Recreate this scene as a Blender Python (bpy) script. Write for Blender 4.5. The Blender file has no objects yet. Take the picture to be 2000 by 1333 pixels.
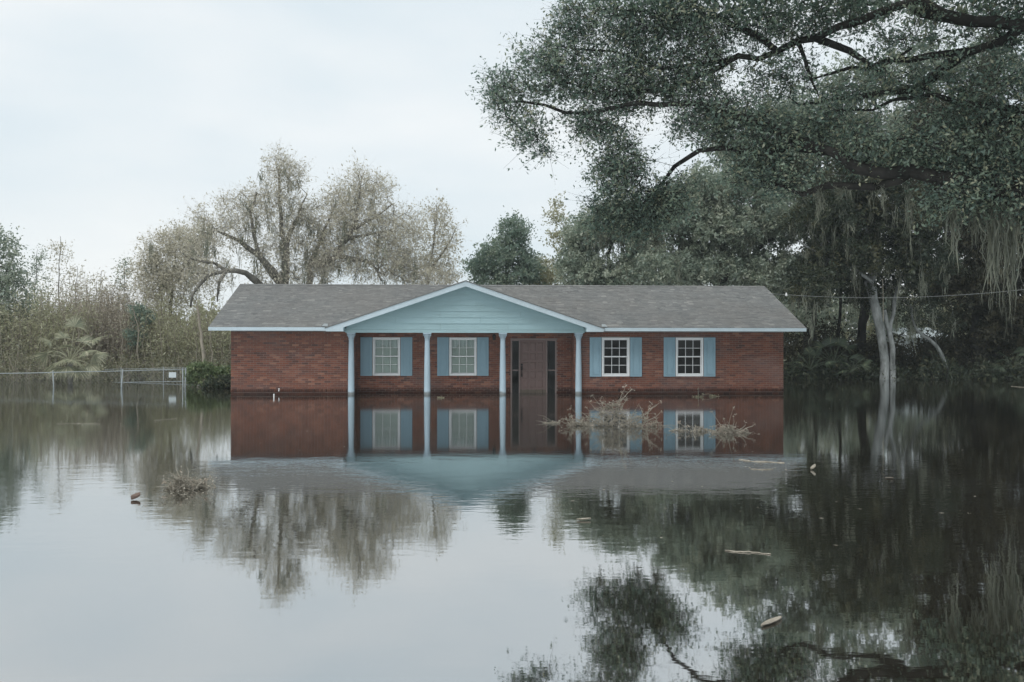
import bpy, math, random
import numpy as np
from mathutils import Vector, Matrix

# ------------------------------------------------------------------ camera, sky, sun, exposure
scene = bpy.context.scene
COL = scene.collection
R = math.radians
FPX, CX, CY = 35.0 / 36.0 * 2000.0, 1000.0, 666.5
EYE = 1.7
YAW, PITCH, ROLL = R(2.9), math.atan(5.5 / FPX), R(0.06)

cam_data = bpy.data.cameras.new('camera')
cam = bpy.data.objects.new('camera', cam_data)
COL.objects.link(cam)
cam_data.sensor_width = 36.0
cam_data.lens = 35.0
cam_data.clip_end = 3000.0
cam_data.clip_start = 0.1
CAMROT = Matrix.Rotation(-YAW, 3, 'Z') @ Matrix.Rotation(R(90) + PITCH, 3, 'X') @ Matrix.Rotation(ROLL, 3, 'Z')
cam.matrix_world = Matrix.Translation((0, 0, EYE)) @ CAMROT.to_4x4()
scene.camera = cam

SUN_EL, SUN_AZ = 58.0, 215.0           # azimuth: direction the light comes from, clockwise from +Y
world = bpy.data.worlds.new('World')
scene.world = world
world.use_nodes = True
wn, wl = world.node_tree.nodes, world.node_tree.links
wn.clear()
w_out = wn.new('ShaderNodeOutputWorld')
w_sky = wn.new('ShaderNodeTexSky')
w_sky.sky_type = 'NISHITA'
w_sky.sun_disc = False
w_sky.sun_elevation = R(SUN_EL)
w_sky.sun_rotation = R(SUN_AZ)
w_sky.dust_density = 2.0
w_bg = wn.new('ShaderNodeBackground')
w_bg.inputs['Strength'].default_value = 0.1
wl.new(w_sky.outputs[0], w_bg.inputs['Color'])
w_tc = wn.new('ShaderNodeTexCoord')
w_map = wn.new('ShaderNodeMapping')
w_map.inputs['Scale'].default_value = (1.0, 1.0, 3.0)
wl.new(w_tc.outputs['Generated'], w_map.inputs['Vector'])
w_no = wn.new('ShaderNodeTexNoise')
w_no.inputs['Scale'].default_value = 2.6
w_no.inputs['Detail'].default_value = 5.0
w_no.inputs['Roughness'].default_value = 0.48
wl.new(w_map.outputs[0], w_no.inputs['Vector'])
w_rp = wn.new('ShaderNodeValToRGB')
w_rp.color_ramp.elements[0].position = 0.30
w_rp.color_ramp.elements[0].color = (0.53, 0.605, 0.648, 1)
w_rp.color_ramp.elements[1].position = 0.66
w_rp.color_ramp.elements[1].color = (0.685, 0.708, 0.713, 1)
wl.new(w_no.outputs['Fac'], w_rp.inputs['Fac'])
w_cl = wn.new('ShaderNodeBackground')
w_cl.inputs['Strength'].default_value = 1.0
wl.new(w_rp.outputs['Color'], w_cl.inputs['Color'])
w_mx = wn.new('ShaderNodeMixShader')
w_mx.inputs[0].default_value = 0.93
wl.new(w_bg.outputs[0], w_mx.inputs[1])
wl.new(w_cl.outputs[0], w_mx.inputs[2])
wl.new(w_mx.outputs[0], w_out.inputs['Surface'])

sun_data = bpy.data.lights.new('sun', 'SUN')
sun_data.energy = 1.5
sun_data.angle = R(40)
sun_data.color = (1.0, 0.98, 0.95)
sun = bpy.data.objects.new('sun', sun_data)
COL.objects.link(sun)
_az, _el = R(SUN_AZ), R(SUN_EL)
_from = Vector((math.sin(_az) * math.cos(_el), math.cos(_az) * math.cos(_el), math.sin(_el)))
sun.rotation_euler = _from.to_track_quat('Z', 'Y').to_euler()
sun.location = (0, -20, 40)

scene.render.engine = 'CYCLES'
scene.view_settings.view_transform = 'Standard'
scene.view_settings.look = 'None'
scene.view_settings.exposure = 0.5
scene.view_settings.gamma = 1.0
scene.view_settings.use_curve_mapping = False
cy = scene.cycles
cy.max_bounces = 5
cy.volume_bounces = 0
cy.diffuse_bounces = 3
cy.glossy_bounces = 4
cy.transmission_bounces = 4
cy.transparent_max_bounces = 8
cy.use_denoising = True
cy.caustics_reflective = True
cy.caustics_refractive = False
cy.use_adaptive_sampling = True
cy.adaptive_threshold = 0.02

# ------------------------------------------------------------------ helpers
def ray(px, py):
    return CAMROT @ Vector(((px - CX) / FPX, (CY - py) / FPX, -1.0))

def P(px, py, Y):
    d = ray(px, py)
    t = Y / d.y
    return np.array((d.x * t, Y, EYE + d.z * t))

def W(px, py):                                   # point of the water surface under a pixel
    d = ray(px, py)
    t = -EYE / d.z
    return np.array((d.x * t, d.y * t, 0.0))

def XP(px, Y):
    return float(P(px, 672, Y)[0])

def ZP(px, py, Y):
    return float(P(px, py, Y)[2])

def tag(o, label=None, cat=None, group=None, kind=None):
    if label: o['label'] = label
    if cat: o['category'] = cat
    if group: o['group'] = group
    if kind: o['kind'] = kind
    return o

def empty(name, loc, label=None, cat=None, group=None):
    o = bpy.data.objects.new(name, None)
    o.empty_display_size = 0.2
    COL.objects.link(o)
    o.location = tuple(float(v) for v in loc)
    tag(o, label, cat, group)
    return o

def origin(o):
    p = Vector((0, 0, 0))
    while o is not None:
        p = p + o.location
        o = o.parent
    return p

class MB:
    """collects quads and triangles in world coordinates; build() links them as one mesh object"""
    def __init__(self):
        self.v, self.f, self.t = [], [], []
    def add(self, verts, faces, tint=0.5):
        b = len(self.v)
        self.v += [tuple(map(float, p)) for p in verts]
        self.f += [tuple(b + i for i in f) for f in faces]
        self.t += [tint] * len(verts)
    def box(self, x0, x1, y0, y1, z0, z1, tint=0.5):
        self.add([(x0, y0, z0), (x1, y0, z0), (x1, y1, z0), (x0, y1, z0), (x0, y0, z1), (x1, y0, z1), (x1, y1, z1), (x0, y1, z1)],
                 [(3, 2, 1, 0), (4, 5, 6, 7), (0, 1, 5, 4), (1, 2, 6, 5), (2, 3, 7, 6), (3, 0, 4, 7)], tint)
    def bbox(self, x0, x1, y0, y1, z0, z1, b=0.006, tint=0.5):
        """box with the four edges of its -Y face chamfered"""
        self.add([(x0, y0 + b, z0), (x1, y0 + b, z0), (x1, y0 + b, z1), (x0, y0 + b, z1),
                  (x0 + b, y0, z0 + b), (x1 - b, y0, z0 + b), (x1 - b, y0, z1 - b), (x0 + b, y0, z1 - b),
                  (x0, y1, z0), (x1, y1, z0), (x1, y1, z1), (x0, y1, z1)],
                 [(4, 5, 6, 7), (0, 1, 5, 4), (1, 2, 6, 5), (2, 3, 7, 6), (3, 0, 4, 7),
                  (0, 8, 9, 1), (1, 9, 10, 2), (2, 10, 11, 3), (3, 11, 8, 0), (8, 11, 10, 9)], tint)
    def prism_y(self, poly, y0, y1, tint=0.5):
        """polygon of (x, z), counter-clockwise seen from -Y, extruded from y0 to y1"""
        n = len(poly)
        self.add([(x, y0, z) for x, z in poly] + [(x, y1, z) for x, z in poly],
                 [tuple(range(n)), tuple(range(2 * n - 1, n - 1, -1))] + [(i, n + i, n + (i + 1) % n, (i + 1) % n) for i in range(n)], tint)
    def lathe(self, cx, cy_, prof, n=16, tint=0.5, cap=True):
        b = []
        for r, z in prof:
            b += [(cx + r * math.cos(2 * math.pi * k / n), cy_ + r * math.sin(2 * math.pi * k / n), z) for k in range(n)]
        f = []
        for i in range(len(prof) - 1):
            for k in range(n):
                f.append((i * n + k, i * n + (k + 1) % n, (i + 1) * n + (k + 1) % n, (i + 1) * n + k))
        if cap:
            f.append(tuple(range(n - 1, -1, -1)))
            f.append(tuple((len(prof) - 1) * n + k for k in range(n)))
        self.add(b, f, tint)
    def tube(self, pts, rad, n=6, tint=0.5):
        pts = [np.asarray(p, float) for p in pts]
        if not hasattr(rad, '__len__'): rad = [rad] * len(pts)
        b, f = [], []
        ref = None
        for i, p in enumerate(pts):
            d = pts[min(i + 1, len(pts) - 1)] - pts[max(i - 1, 0)]
            d = d / (np.linalg.norm(d) + 1e-9)
            if ref is None:
                ref = np.array((1.0, 0, 0)) if abs(d[0]) < 0.8 else np.array((0, 1.0, 0))
            u = ref - d * ref.dot(d); u /= np.linalg.norm(u) + 1e-9
            w = np.cross(d, u); ref = u
            for k in range(n):
                a = 2 * math.pi * k / n
                b.append(p + rad[i] * (math.cos(a) * u + math.sin(a) * w))
        for i in range(len(pts) - 1):
            for k in range(n):
                f.append((i * n + k, i * n + (k + 1) % n, (i + 1) * n + (k + 1) % n, (i + 1) * n + k))
        f.append(tuple(range(n - 1, -1, -1))); f.append(tuple((len(pts) - 1) * n + k for k in range(n)))
        self.add(b, f, tint)
    def build(self, name, material, parent=None, smooth=False):
        return link_mesh(name, np.array(self.v, np.float32), self.f, np.array(self.t, np.float32), material, parent, smooth)

def raw_mesh(name, v, faces, tint, material, smooth=False):
    me = bpy.data.meshes.new(name)
    if isinstance(faces, np.ndarray):
        nf, k = faces.shape
        me.vertices.add(len(v)); me.vertices.foreach_set('co', np.ascontiguousarray(v, np.float32).ravel())
        me.loops.add(nf * k); me.loops.foreach_set('vertex_index', np.ascontiguousarray(faces, np.int32).ravel())
        me.polygons.add(nf)
        me.polygons.foreach_set('loop_start', np.arange(0, nf * k, k, dtype=np.int32))
        me.update(calc_edges=True)
    else:
        me.from_pydata([tuple(map(float, p)) for p in v], [], faces)
        me.update()
    if tint is not None:
        a = me.attributes.new('tint', 'FLOAT', 'POINT')
        a.data.foreach_set('value', np.ascontiguousarray(tint, np.float32))
    if smooth:
        me.polygons.foreach_set('use_smooth', np.ones(len(me.polygons), bool))
    me.materials.append(material)
    return me

def link_mesh(name, v, faces, tint, material, parent=None, smooth=False, at=None):
    """world-space vertices; the object's origin is its parent's place, or `at`, or the base centre"""
    v = np.asarray(v, np.float32)
    if parent is not None:
        o0 = origin(parent); loc = (0, 0, 0)
    else:
        if at is None:
            at = (float((v[:, 0].min() + v[:, 0].max()) / 2), float((v[:, 1].min() + v[:, 1].max()) / 2), float(v[:, 2].min()))
        o0 = Vector(at); loc = at
    v = v - np.array(o0, np.float32)
    o = bpy.data.objects.new(name, raw_mesh(name, v, faces, tint, material, smooth))
    COL.objects.link(o)
    o.location = loc
    o.parent = parent
    return o

# ------------------------------------------------------------------ materials
def new_mat(name):
    m = bpy.data.materials.new(name)
    m.use_nodes = True
    n, l = m.node_tree.nodes, m.node_tree.links
    n.clear()
    return m, n, l

def ramp(n, l, src, stops):
    r = n.new('ShaderNodeValToRGB')
    e = r.color_ramp.elements
    while len(e) < len(stops): e.new(0.5)
    for i, (p, c) in enumerate(stops):
        e[i].position = p
        e[i].color = (*c, 1)
    l.new(src, r.inputs['Fac'])
    return r.outputs['Color']

def noise(n, l, scale, detail=3.0, rough=0.5, vec=None, stretch=None):
    t = n.new('ShaderNodeTexNoise')
    t.inputs['Scale'].default_value = scale
    t.inputs['Detail'].default_value = detail
    t.inputs['Roughness'].default_value = rough
    if vec is None:
        vec = n.new('ShaderNodeNewGeometry').outputs['Position']
    if stretch:
        mp = n.new('ShaderNodeMapping'); mp.inputs['Scale'].default_value = stretch
        l.new(vec, mp.inputs['Vector']); vec = mp.outputs[0]
    l.new(vec, t.inputs['Vector'])
    return t.outputs['Fac']

def math_n(n, l, op, a, b=None, c=None):
    m = n.new('ShaderNodeMath'); m.operation = op
    for i, s in enumerate((a, b, c)):
        if s is None: continue
        if isinstance(s, (int, float)): m.inputs[i].default_value = s
        else: l.new(s, m.inputs[i])
    return m.outputs[0]

def mixc(n, l, fac, a, b, mode='MIX'):
    m = n.new('ShaderNodeMix'); m.data_type = 'RGBA'; m.blend_type = mode
    for s, k in ((fac, 0), (a, 6), (b, 7)):
        if isinstance(s, (int, float)): m.inputs[k].default_value = s
        elif isinstance(s, tuple): m.inputs[k].default_value = (*s, 1)
        else: l.new(s, m.inputs[k])
    return m.outputs[2]

def tint_of(n):
    a = n.new('ShaderNodeAttribute'); a.attribute_name = 'tint'
    return a.outputs['Fac']

def principled(m, n, l, color, rough=0.6, spec=0.3, bump=None, bump_strength=0.3, bump_dist=0.01):
    p = n.new('ShaderNodeBsdfPrincipled')
    if isinstance(color, tuple): p.inputs['Base Color'].default_value = (*color, 1)
    else: l.new(color, p.inputs['Base Color'])
    if isinstance(rough, (int, float)): p.inputs['Roughness'].default_value = rough
    else: l.new(rough, p.inputs['Roughness'])
    p.inputs['Specular IOR Level'].default_value = spec
    if bump is not None:
        b = n.new('ShaderNodeBump'); b.inputs['Strength'].default_value = bump_strength
        b.inputs['Distance'].default_value = bump_dist
        l.new(bump, b.inputs['Height']); l.new(b.outputs[0], p.inputs['Normal'])
    o = n.new('ShaderNodeOutputMaterial'); l.new(p.outputs[0], o.inputs['Surface'])
    return m

def leaf_mat(name, stops, transl=0.3, sheen=0.04):
    m, n, l = new_mat(name)
    c = ramp(n, l, tint_of(n), stops)
    big = noise(n, l, 0.55, 2.0)
    c = mixc(n, l, math_n(n, l, 'MULTIPLY', big, 0.55), c, mixc(n, l, 1.0, c, (0.62, 0.60, 0.50), 'MULTIPLY'))
    d = n.new('ShaderNodeBsdfDiffuse'); l.new(c, d.inputs['Color'])
    t = n.new('ShaderNodeBsdfTranslucent'); l.new(c, t.inputs['Color'])
    s = n.new('ShaderNodeMixShader'); s.inputs[0].default_value = transl
    l.new(d.outputs[0], s.inputs[1]); l.new(t.outputs[0], s.inputs[2])
    g = n.new('ShaderNodeBsdfGlossy'); g.inputs['Roughness'].default_value = 0.5; g.inputs['Color'].default_value = (0.9, 0.95, 0.95, 1)
    s2 = n.new('ShaderNodeMixShader'); s2.inputs[0].default_value = sheen
    l.new(s.outputs[0], s2.inputs[1]); l.new(g.outputs[0], s2.inputs[2])
    o = n.new('ShaderNodeOutputMaterial'); l.new(s2.outputs[0], o.inputs['Surface'])
    return m

def bark_mat(name, dark, light, scale=3.0):
    m, n, l = new_mat(name)
    f = noise(n, l, scale, 5.0, 0.65, stretch=(1, 1, 0.35))
    f2 = noise(n, l, 0.9, 3.0)
    c = ramp(n, l, math_n(n, l, 'ADD', math_n(n, l, 'MULTIPLY', f, 0.6), math_n(n, l, 'MULTIPLY', f2, 0.4)), [(0.36, dark), (0.62, light)])
    return principled(m, n, l, c, 0.85, 0.15, noise(n, l, scale * 4, 4.0, 0.7, stretch=(1, 1, 0.3)), 0.6, 0.03)

def paint_mat(name, col, dirt=(0.55, 0.55, 0.5), amt=0.35, rough=0.55, grain=(1, 1, 1), tide=0.0):
    m, n, l = new_mat(name)
    f = noise(n, l, 2.2, 6.0, 0.65, stretch=grain)
    f2 = noise(n, l, 14.0, 4.0, 0.7, stretch=grain)
    k = math_n(n, l, 'MULTIPLY', math_n(n, l, 'SUBTRACT', math_n(n, l, 'ADD', math_n(n, l, 'MULTIPLY', f, 0.65), math_n(n, l, 'MULTIPLY', f2, 0.35)), 0.38), 2.6)
    k = math_n(n, l, 'MAXIMUM', math_n(n, l, 'MINIMUM', k, 1.0), 0.0)
    dc = tuple(a * b for a, b in zip(col, dirt))
    c = mixc(n, l, math_n(n, l, 'MULTIPLY', k, amt), col, dc)
    if tide:                                         # muddy tide mark just above the flood
        g = n.new('ShaderNodeNewGeometry'); sx = n.new('ShaderNodeSeparateXYZ'); l.new(g.outputs['Position'], sx.inputs[0])
        z = math_n(n, l, 'ADD', sx.outputs['Z'], math_n(n, l, 'MULTIPLY', noise(n, l, 4.0, 5.0, 0.7), -tide))
        wet = ramp(n, l, z, [(0.0, (1, 1, 1)), (0.06, (0, 0, 0))])
        c = mixc(n, l, math_n(n, l, 'MULTIPLY', wet, 0.75), c, (0.09, 0.08, 0.06))
    return principled(m, n, l, c, rough, 0.3, f2, 0.15, 0.004)

M = {}
M['fascia'] = paint_mat('pale_blue_paint', (0.47, 0.565, 0.62), amt=0.45)
M['siding'] = paint_mat('teal_blue_paint', (0.315, 0.455, 0.49), amt=0.5, grain=(0.3, 1, 2))
M['shutter'] = paint_mat('blue_shutter_paint', (0.23, 0.35, 0.42), amt=0.4, grain=(1, 1, 0.3))
M['column'] = paint_mat('column_paint', (0.38, 0.485, 0.56), amt=0.5, grain=(1, 1, 0.3), tide=0.12)
M['white'] = paint_mat('white_window_paint', (0.72, 0.74, 0.75), amt=0.3)
M['whitepvc'] = paint_mat('white_plastic', (0.75, 0.76, 0.76), amt=0.2)
M['door'] = paint_mat('dusty_mauve_paint', (0.165, 0.115, 0.107), amt=0.35, tide=0.15)
M['doorframe'] = paint_mat('taupe_frame_paint', (0.22, 0.175, 0.165), amt=0.3)
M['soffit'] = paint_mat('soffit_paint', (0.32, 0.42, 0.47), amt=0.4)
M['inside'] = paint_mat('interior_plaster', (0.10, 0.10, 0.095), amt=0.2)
M['blind'] = paint_mat('blind_cloth', (0.80, 0.82, 0.78), amt=0.2)
M['black'] = paint_mat('black_iron', (0.012, 0.012, 0.012), amt=0.2, rough=0.4)
M['galv'] = paint_mat('galvanised_steel', (0.26, 0.29, 0.30), amt=0.5, rough=0.6)
M['concrete'] = paint_mat('concrete', (0.25, 0.24, 0.22))
M['wire'] = paint_mat('wire_grey', (0.22, 0.235, 0.235))
M['shed'] = paint_mat('pale_shed_metal', (0.52, 0.58, 0.60), amt=0.4)
M['rope'] = paint_mat('rope', (0.30, 0.28, 0.22))

def brick_material():
    m, n, l = new_mat('red_brick')
    c = ramp(n, l, tint_of(n), [(0.0, (0.090, 0.051, 0.045)), (0.35, (0.155, 0.071, 0.053)), (0.7, (0.208, 0.083, 0.055)), (1.0, (0.29, 0.148, 0.102))])
    patch = ramp(n, l, noise(n, l, 0.85, 4.0, 0.6, stretch=(0.8, 1, 1.3)), [(0.47, (0, 0, 0)), (0.66, (1, 1, 1))])
    c = mixc(n, l, math_n(n, l, 'MULTIPLY', patch, 0.5), c, (0.158, 0.118, 0.112))
    fine = noise(n, l, 40.0, 4.0, 0.7)
    c = mixc(n, l, math_n(n, l, 'MULTIPLY', fine, 0.5), c, mixc(n, l, 1.0, c, (0.6, 0.6, 0.6), 'MULTIPLY'))
    # damp tide mark left by the flood just above the water
    g = n.new('ShaderNodeNewGeometry'); sx = n.new('ShaderNodeSeparateXYZ'); l.new(g.outputs['Position'], sx.inputs[0])
    edge = math_n(n, l, 'ADD', sx.outputs['Z'], math_n(n, l, 'MULTIPLY', noise(n, l, 1.6, 5.0, 0.65), -0.16))
    wet = ramp(n, l, edge, [(0.0, (1, 1, 1)), (0.07, (0.75, 0.75, 0.75)), (0.13, (0, 0, 0))])
    c = mixc(n, l, math_n(n, l, 'MULTIPLY', wet, 0.9), c, mixc(n, l, 1.0, c, (0.25, 0.23, 0.22), 'MULTIPLY'))
    return principled(m, n, l, c, 0.85, 0.2, fine, 0.4, 0.004)
M['brick'] = brick_material()

def mortar_material():
    m, n, l = new_mat('mortar')
    c = ramp(n, l, noise(n, l, 5.0, 5.0, 0.6), [(0.3, (0.16, 0.125, 0.112)), (0.7, (0.25, 0.205, 0.187))])
    g = n.new('ShaderNodeNewGeometry'); sx = n.new('ShaderNodeSeparateXYZ'); l.new(g.outputs['Position'], sx.inputs[0])
    wet = ramp(n, l, sx.outputs['Z'], [(0.03, (1, 1, 1)), (0.09, (0, 0, 0))])
    c = mixc(n, l, math_n(n, l, 'MULTIPLY', wet, 0.8), c, mixc(n, l, 1.0, c, (0.3, 0.28, 0.27), 'MULTIPLY'))
    return principled(m, n, l, c, 0.95, 0.1)
M['mortar'] = mortar_material()

def shingle_material():
    m, n, l = new_mat('asphalt_shingle')
    c = ramp(n, l, tint_of(n), [(0.0, (0.145, 0.150, 0.148)), (0.5, (0.180, 0.185, 0.180)), (0.9, (0.215, 0.218, 0.210)), (1.0, (0.27, 0.27, 0.255))])
    w = ramp(n, l, noise(n, l, 0.45, 5.0, 0.6), [(0.4, (0, 0, 0)), (0.65, (1, 1, 1))])
    c = mixc(n, l, math_n(n, l, 'MULTIPLY', w, 0.4), c, (0.178, 0.166, 0.152))
    lich = ramp(n, l, noise(n, l, 7.0, 5.0, 0.75), [(0.5, (0, 0, 0)), (0.72, (1, 1, 1))])
    c = mixc(n, l, math_n(n, l, 'MULTIPLY', lich, 0.55), c, (0.30, 0.305, 0.29))
    fine = noise(n, l, 55.0, 3.0, 0.7)
    c = mixc(n, l, math_n(n, l, 'MULTIPLY', fine, 0.55), c, mixc(n, l, 1.0, c, (0.6, 0.6, 0.62), 'MULTIPLY'))
    streak = ramp(n, l, noise(n, l, 1.6, 4.0, 0.6, stretch=(1.5, 0.25, 0.25)), [(0.5, (0, 0, 0)), (0.72, (1, 1, 1))])
    c = mixc(n, l, math_n(n, l, 'MULTIPLY', streak, 0.3), c, (0.10, 0.105, 0.11))
    return principled(m, n, l, c, 0.95, 0.15, fine, 0.5, 0.006)
M['shingle'] = shingle_material()

def glass_material():
    m, n, l = new_mat('window_glass')
    tr = n.new('ShaderNodeBsdfTransparent'); tr.inputs['Color'].default_value = (0.74, 0.82, 0.80, 1)
    gl = n.new('ShaderNodeBsdfGlossy'); gl.inputs['Roughness'].default_value = 0.04
    fr = n.new('ShaderNodeFresnel'); fr.inputs['IOR'].default_value = 1.42
    s = n.new('ShaderNodeMixShader')
    l.new(fr.outputs[0], s.inputs[0]); l.new(tr.outputs[0], s.inputs[1]); l.new(gl.outputs[0], s.inputs[2])
    o = n.new('ShaderNodeOutputMaterial'); l.new(s.outputs[0], o.inputs['Surface'])
    return m
M['glass'] = glass_material()

def water_material():
    m, n, l = new_mat('flood_water')
    pos = n.new('ShaderNodeNewGeometry').outputs['Position']
    sx = n.new('ShaderNodeSeparateXYZ'); l.new(pos, sx.inputs[0])
    warp = noise(n, l, 0.22, 3.0, 0.5, vec=pos)
    yy = math_n(n, l, 'ADD', sx.outputs['Y'], math_n(n, l, 'MULTIPLY', math_n(n, l, 'SUBTRACT', warp, 0.5), 3.0))
    calm = n.new('ShaderNodeMapRange'); calm.interpolation_type = 'SMOOTHSTEP'
    l.new(yy, calm.inputs['Value'])
    calm.inputs['From Min'].default_value = 13.6; calm.inputs['From Max'].default_value = 16.2
    calm.inputs['To Min'].default_value = 1.0; calm.inputs['To Max'].default_value = 0.12
    gust = ramp(n, l, noise(n, l, 0.3, 3.0, 0.5, vec=pos), [(0.35, (0.35, 0.35, 0.35)), (0.65, (1, 1, 1))])
    near = n.new('ShaderNodeMapRange'); near.interpolation_type = 'SMOOTHSTEP'
    l.new(sx.outputs['Y'], near.inputs['Value'])
    near.inputs['From Min'].default_value = 5.0; near.inputs['From Max'].default_value = 12.5
    near.inputs['To Min'].default_value = 0.22; near.inputs['To Max'].default_value = 1.0
    amp = math_n(n, l, 'MULTIPLY', math_n(n, l, 'MULTIPLY', calm.outputs[0], gust), near.outputs[0])
    a = noise(n, l, 2.2, 2.0, 0.5, vec=pos, stretch=(0.8, 1.5, 1))
    b = noise(n, l, 9.0, 2.0, 0.5, vec=pos, stretch=(0.7, 1.3, 1))
    h = math_n(n, l, 'ADD', math_n(n, l, 'MULTIPLY', a, 1.0), math_n(n, l, 'MULTIPLY', b, 0.5))
    h = math_n(n, l, 'MULTIPLY', h, amp)
    bp = n.new('ShaderNodeBump'); bp.inputs['Strength'].default_value = 1.0; bp.inputs['Distance'].default_value = 0.0025
    l.new(h, bp.inputs['Height'])
    mud = ramp(n, l, noise(n, l, 0.25, 3.0, 0.5, vec=pos), [(0.3, (0.014, 0.011, 0.006)), (0.7, (0.021, 0.017, 0.010))])
    d = n.new('ShaderNodeBsdfDiffuse'); l.new(mud, d.inputs['Color'])
    g = n.new('ShaderNodeBsdfGlossy'); smear = n.new('ShaderNodeMapRange'); smear.interpolation_type = 'SMOOTHSTEP'
    l.new(yy, smear.inputs['Value'])
    smear.inputs['From Min'].default_value = 12.0; smear.inputs['From Max'].default_value = 19.0
    smear.inputs['To Min'].default_value = 0.022; smear.inputs['To Max'].default_value = 0.062
    l.new(smear.outputs[0], g.inputs['Roughness'])
    g.inputs['Color'].default_value = (0.93, 0.95, 0.96, 1)
    l.new(bp.outputs[0], g.inputs['Normal'])
    fr = n.new('ShaderNodeFresnel'); fr.inputs['IOR'].default_value = 1.33
    l.new(bp.outputs[0], fr.inputs['Normal'])
    fac = math_n(n, l, 'ADD', math_n(n, l, 'MULTIPLY', fr.outputs[0], 0.34), 0.56)
    s = n.new('ShaderNodeMixShader'); l.new(fac, s.inputs[0]); l.new(d.outputs[0], s.inputs[1]); l.new(g.outputs[0], s.inputs[2])
    o = n.new('ShaderNodeOutputMaterial'); l.new(s.outputs[0], o.inputs['Surface'])
    return m
M['water'] = water_material()

def ground_material():
    m, n, l = new_mat('leaf_litter_ground')
    c = ramp(n, l, noise(n, l, 1.3, 6.0, 0.7), [(0.3, (0.045, 0.04, 0.026)), (0.55, (0.075, 0.068, 0.04)), (0.75, (0.07, 0.085, 0.035))])
    return principled(m, n, l, c, 0.95, 0.1, noise(n, l, 7.0, 5.0, 0.7), 0.6, 0.05)
M['ground'] = ground_material()

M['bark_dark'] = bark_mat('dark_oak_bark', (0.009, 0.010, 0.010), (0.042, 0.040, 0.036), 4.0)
M['bark_grey'] = bark_mat('grey_oak_bark', (0.075, 0.075, 0.066), (0.21, 0.20, 0.175))
M['twig_pale'] = bark_mat('pale_twigs', (0.30, 0.275, 0.23), (0.46, 0.43, 0.37))
M['bark_pale'] = bark_mat('pale_bark', (0.075, 0.082, 0.078), (0.30, 0.32, 0.315), 5.0)
M['bark_tan'] = bark_mat('tan_bark', (0.16, 0.14, 0.11), (0.30, 0.27, 0.22))
M['leaf_oak'] = leaf_mat('oak_leaf_dark', [(0, (0.080, 0.140, 0.115)), (0.35, (0.145, 0.225, 0.178)), (0.75, (0.26, 0.335, 0.24)), (1, (0.40, 0.41, 0.28))], 0.5, 0.05)
M['leaf_greygreen'] = leaf_mat('leaf_grey_green', [(0, (0.18, 0.24, 0.195)), (0.5, (0.32, 0.38, 0.30)), (1, (0.48, 0.51, 0.40))], 0.5, 0.05)
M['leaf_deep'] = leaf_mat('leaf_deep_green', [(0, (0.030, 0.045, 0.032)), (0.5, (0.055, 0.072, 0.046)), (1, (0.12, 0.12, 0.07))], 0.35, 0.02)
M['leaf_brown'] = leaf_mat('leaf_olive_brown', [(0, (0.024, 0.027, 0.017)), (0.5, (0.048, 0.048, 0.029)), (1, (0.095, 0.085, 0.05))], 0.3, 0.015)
M['leaf_teal'] = leaf_mat('leaf_blue_green', [(0, (0.11, 0.18, 0.145)), (0.5, (0.20, 0.28, 0.22)), (1, (0.33, 0.385, 0.28))], 0.5, 0.05)
M['leaf_khaki'] = leaf_mat('leaf_khaki_haze_paled', [(0, (0.50, 0.475, 0.37)), (0.5, (0.62, 0.59, 0.48)), (1, (0.70, 0.67, 0.57))], 0.5)  # dry winter khaki, made paler still to stand in for haze on these trees
M['leaf_olive'] = leaf_mat('leaf_olive', [(0, (0.29, 0.30, 0.175)), (0.5, (0.43, 0.43, 0.28)), (1, (0.56, 0.54, 0.39))], 0.5)
M['leaf_mauve'] = leaf_mat('twig_mauve_brown', [(0, (0.33, 0.275, 0.225)), (0.5, (0.46, 0.41, 0.335)), (1, (0.56, 0.51, 0.41))], 0.45)
M['leaf_bank'] = leaf_mat('leaf_bank_olive', [(0, (0.10, 0.105, 0.06)), (0.5, (0.19, 0.19, 0.115)), (1, (0.31, 0.29, 0.19))], 0.4)
M['leaf_fresh'] = leaf_mat('leaf_fresh_green', [(0, (0.10, 0.15, 0.065)), (0.5, (0.19, 0.26, 0.12)), (1, (0.32, 0.36, 0.19))], 0.45)
M['moss'] = leaf_mat('spanish_moss', [(0, (0.16, 0.18, 0.14)), (0.5, (0.25, 0.27, 0.21)), (1, (0.34, 0.35, 0.27))], 0.35)
M['moss_near'] = leaf_mat('spanish_moss_ochre', [(0, (0.13, 0.145, 0.115)), (0.5, (0.19, 0.205, 0.16)), (1, (0.27, 0.275, 0.21))], 0.35, 0.04)
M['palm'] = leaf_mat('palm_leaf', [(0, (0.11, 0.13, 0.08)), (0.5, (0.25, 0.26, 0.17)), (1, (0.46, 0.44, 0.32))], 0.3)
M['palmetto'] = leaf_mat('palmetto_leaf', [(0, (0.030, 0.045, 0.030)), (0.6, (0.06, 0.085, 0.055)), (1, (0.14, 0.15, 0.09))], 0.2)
M['dry'] = leaf_mat('dry_brush', [(0, (0.24, 0.22, 0.18)), (0.5, (0.38, 0.35, 0.295)), (0.85, (0.52, 0.475, 0.405)), (1, (0.54, 0.43, 0.355))], 0.3)
M['dry_green'] = leaf_mat('dry_green_brush', [(0, (0.20, 0.205, 0.13)), (0.5, (0.36, 0.345, 0.235)), (1, (0.54, 0.48, 0.35))], 0.3)
M['rust_leaf'] = leaf_mat('rust_leaf', [(0, (0.21, 0.145, 0.12)), (1, (0.31, 0.22, 0.185))], 0.3)
M['palewood'] = bark_mat('bleached_wood', (0.20, 0.18, 0.145), (0.46, 0.42, 0.35), 14.0)

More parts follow.
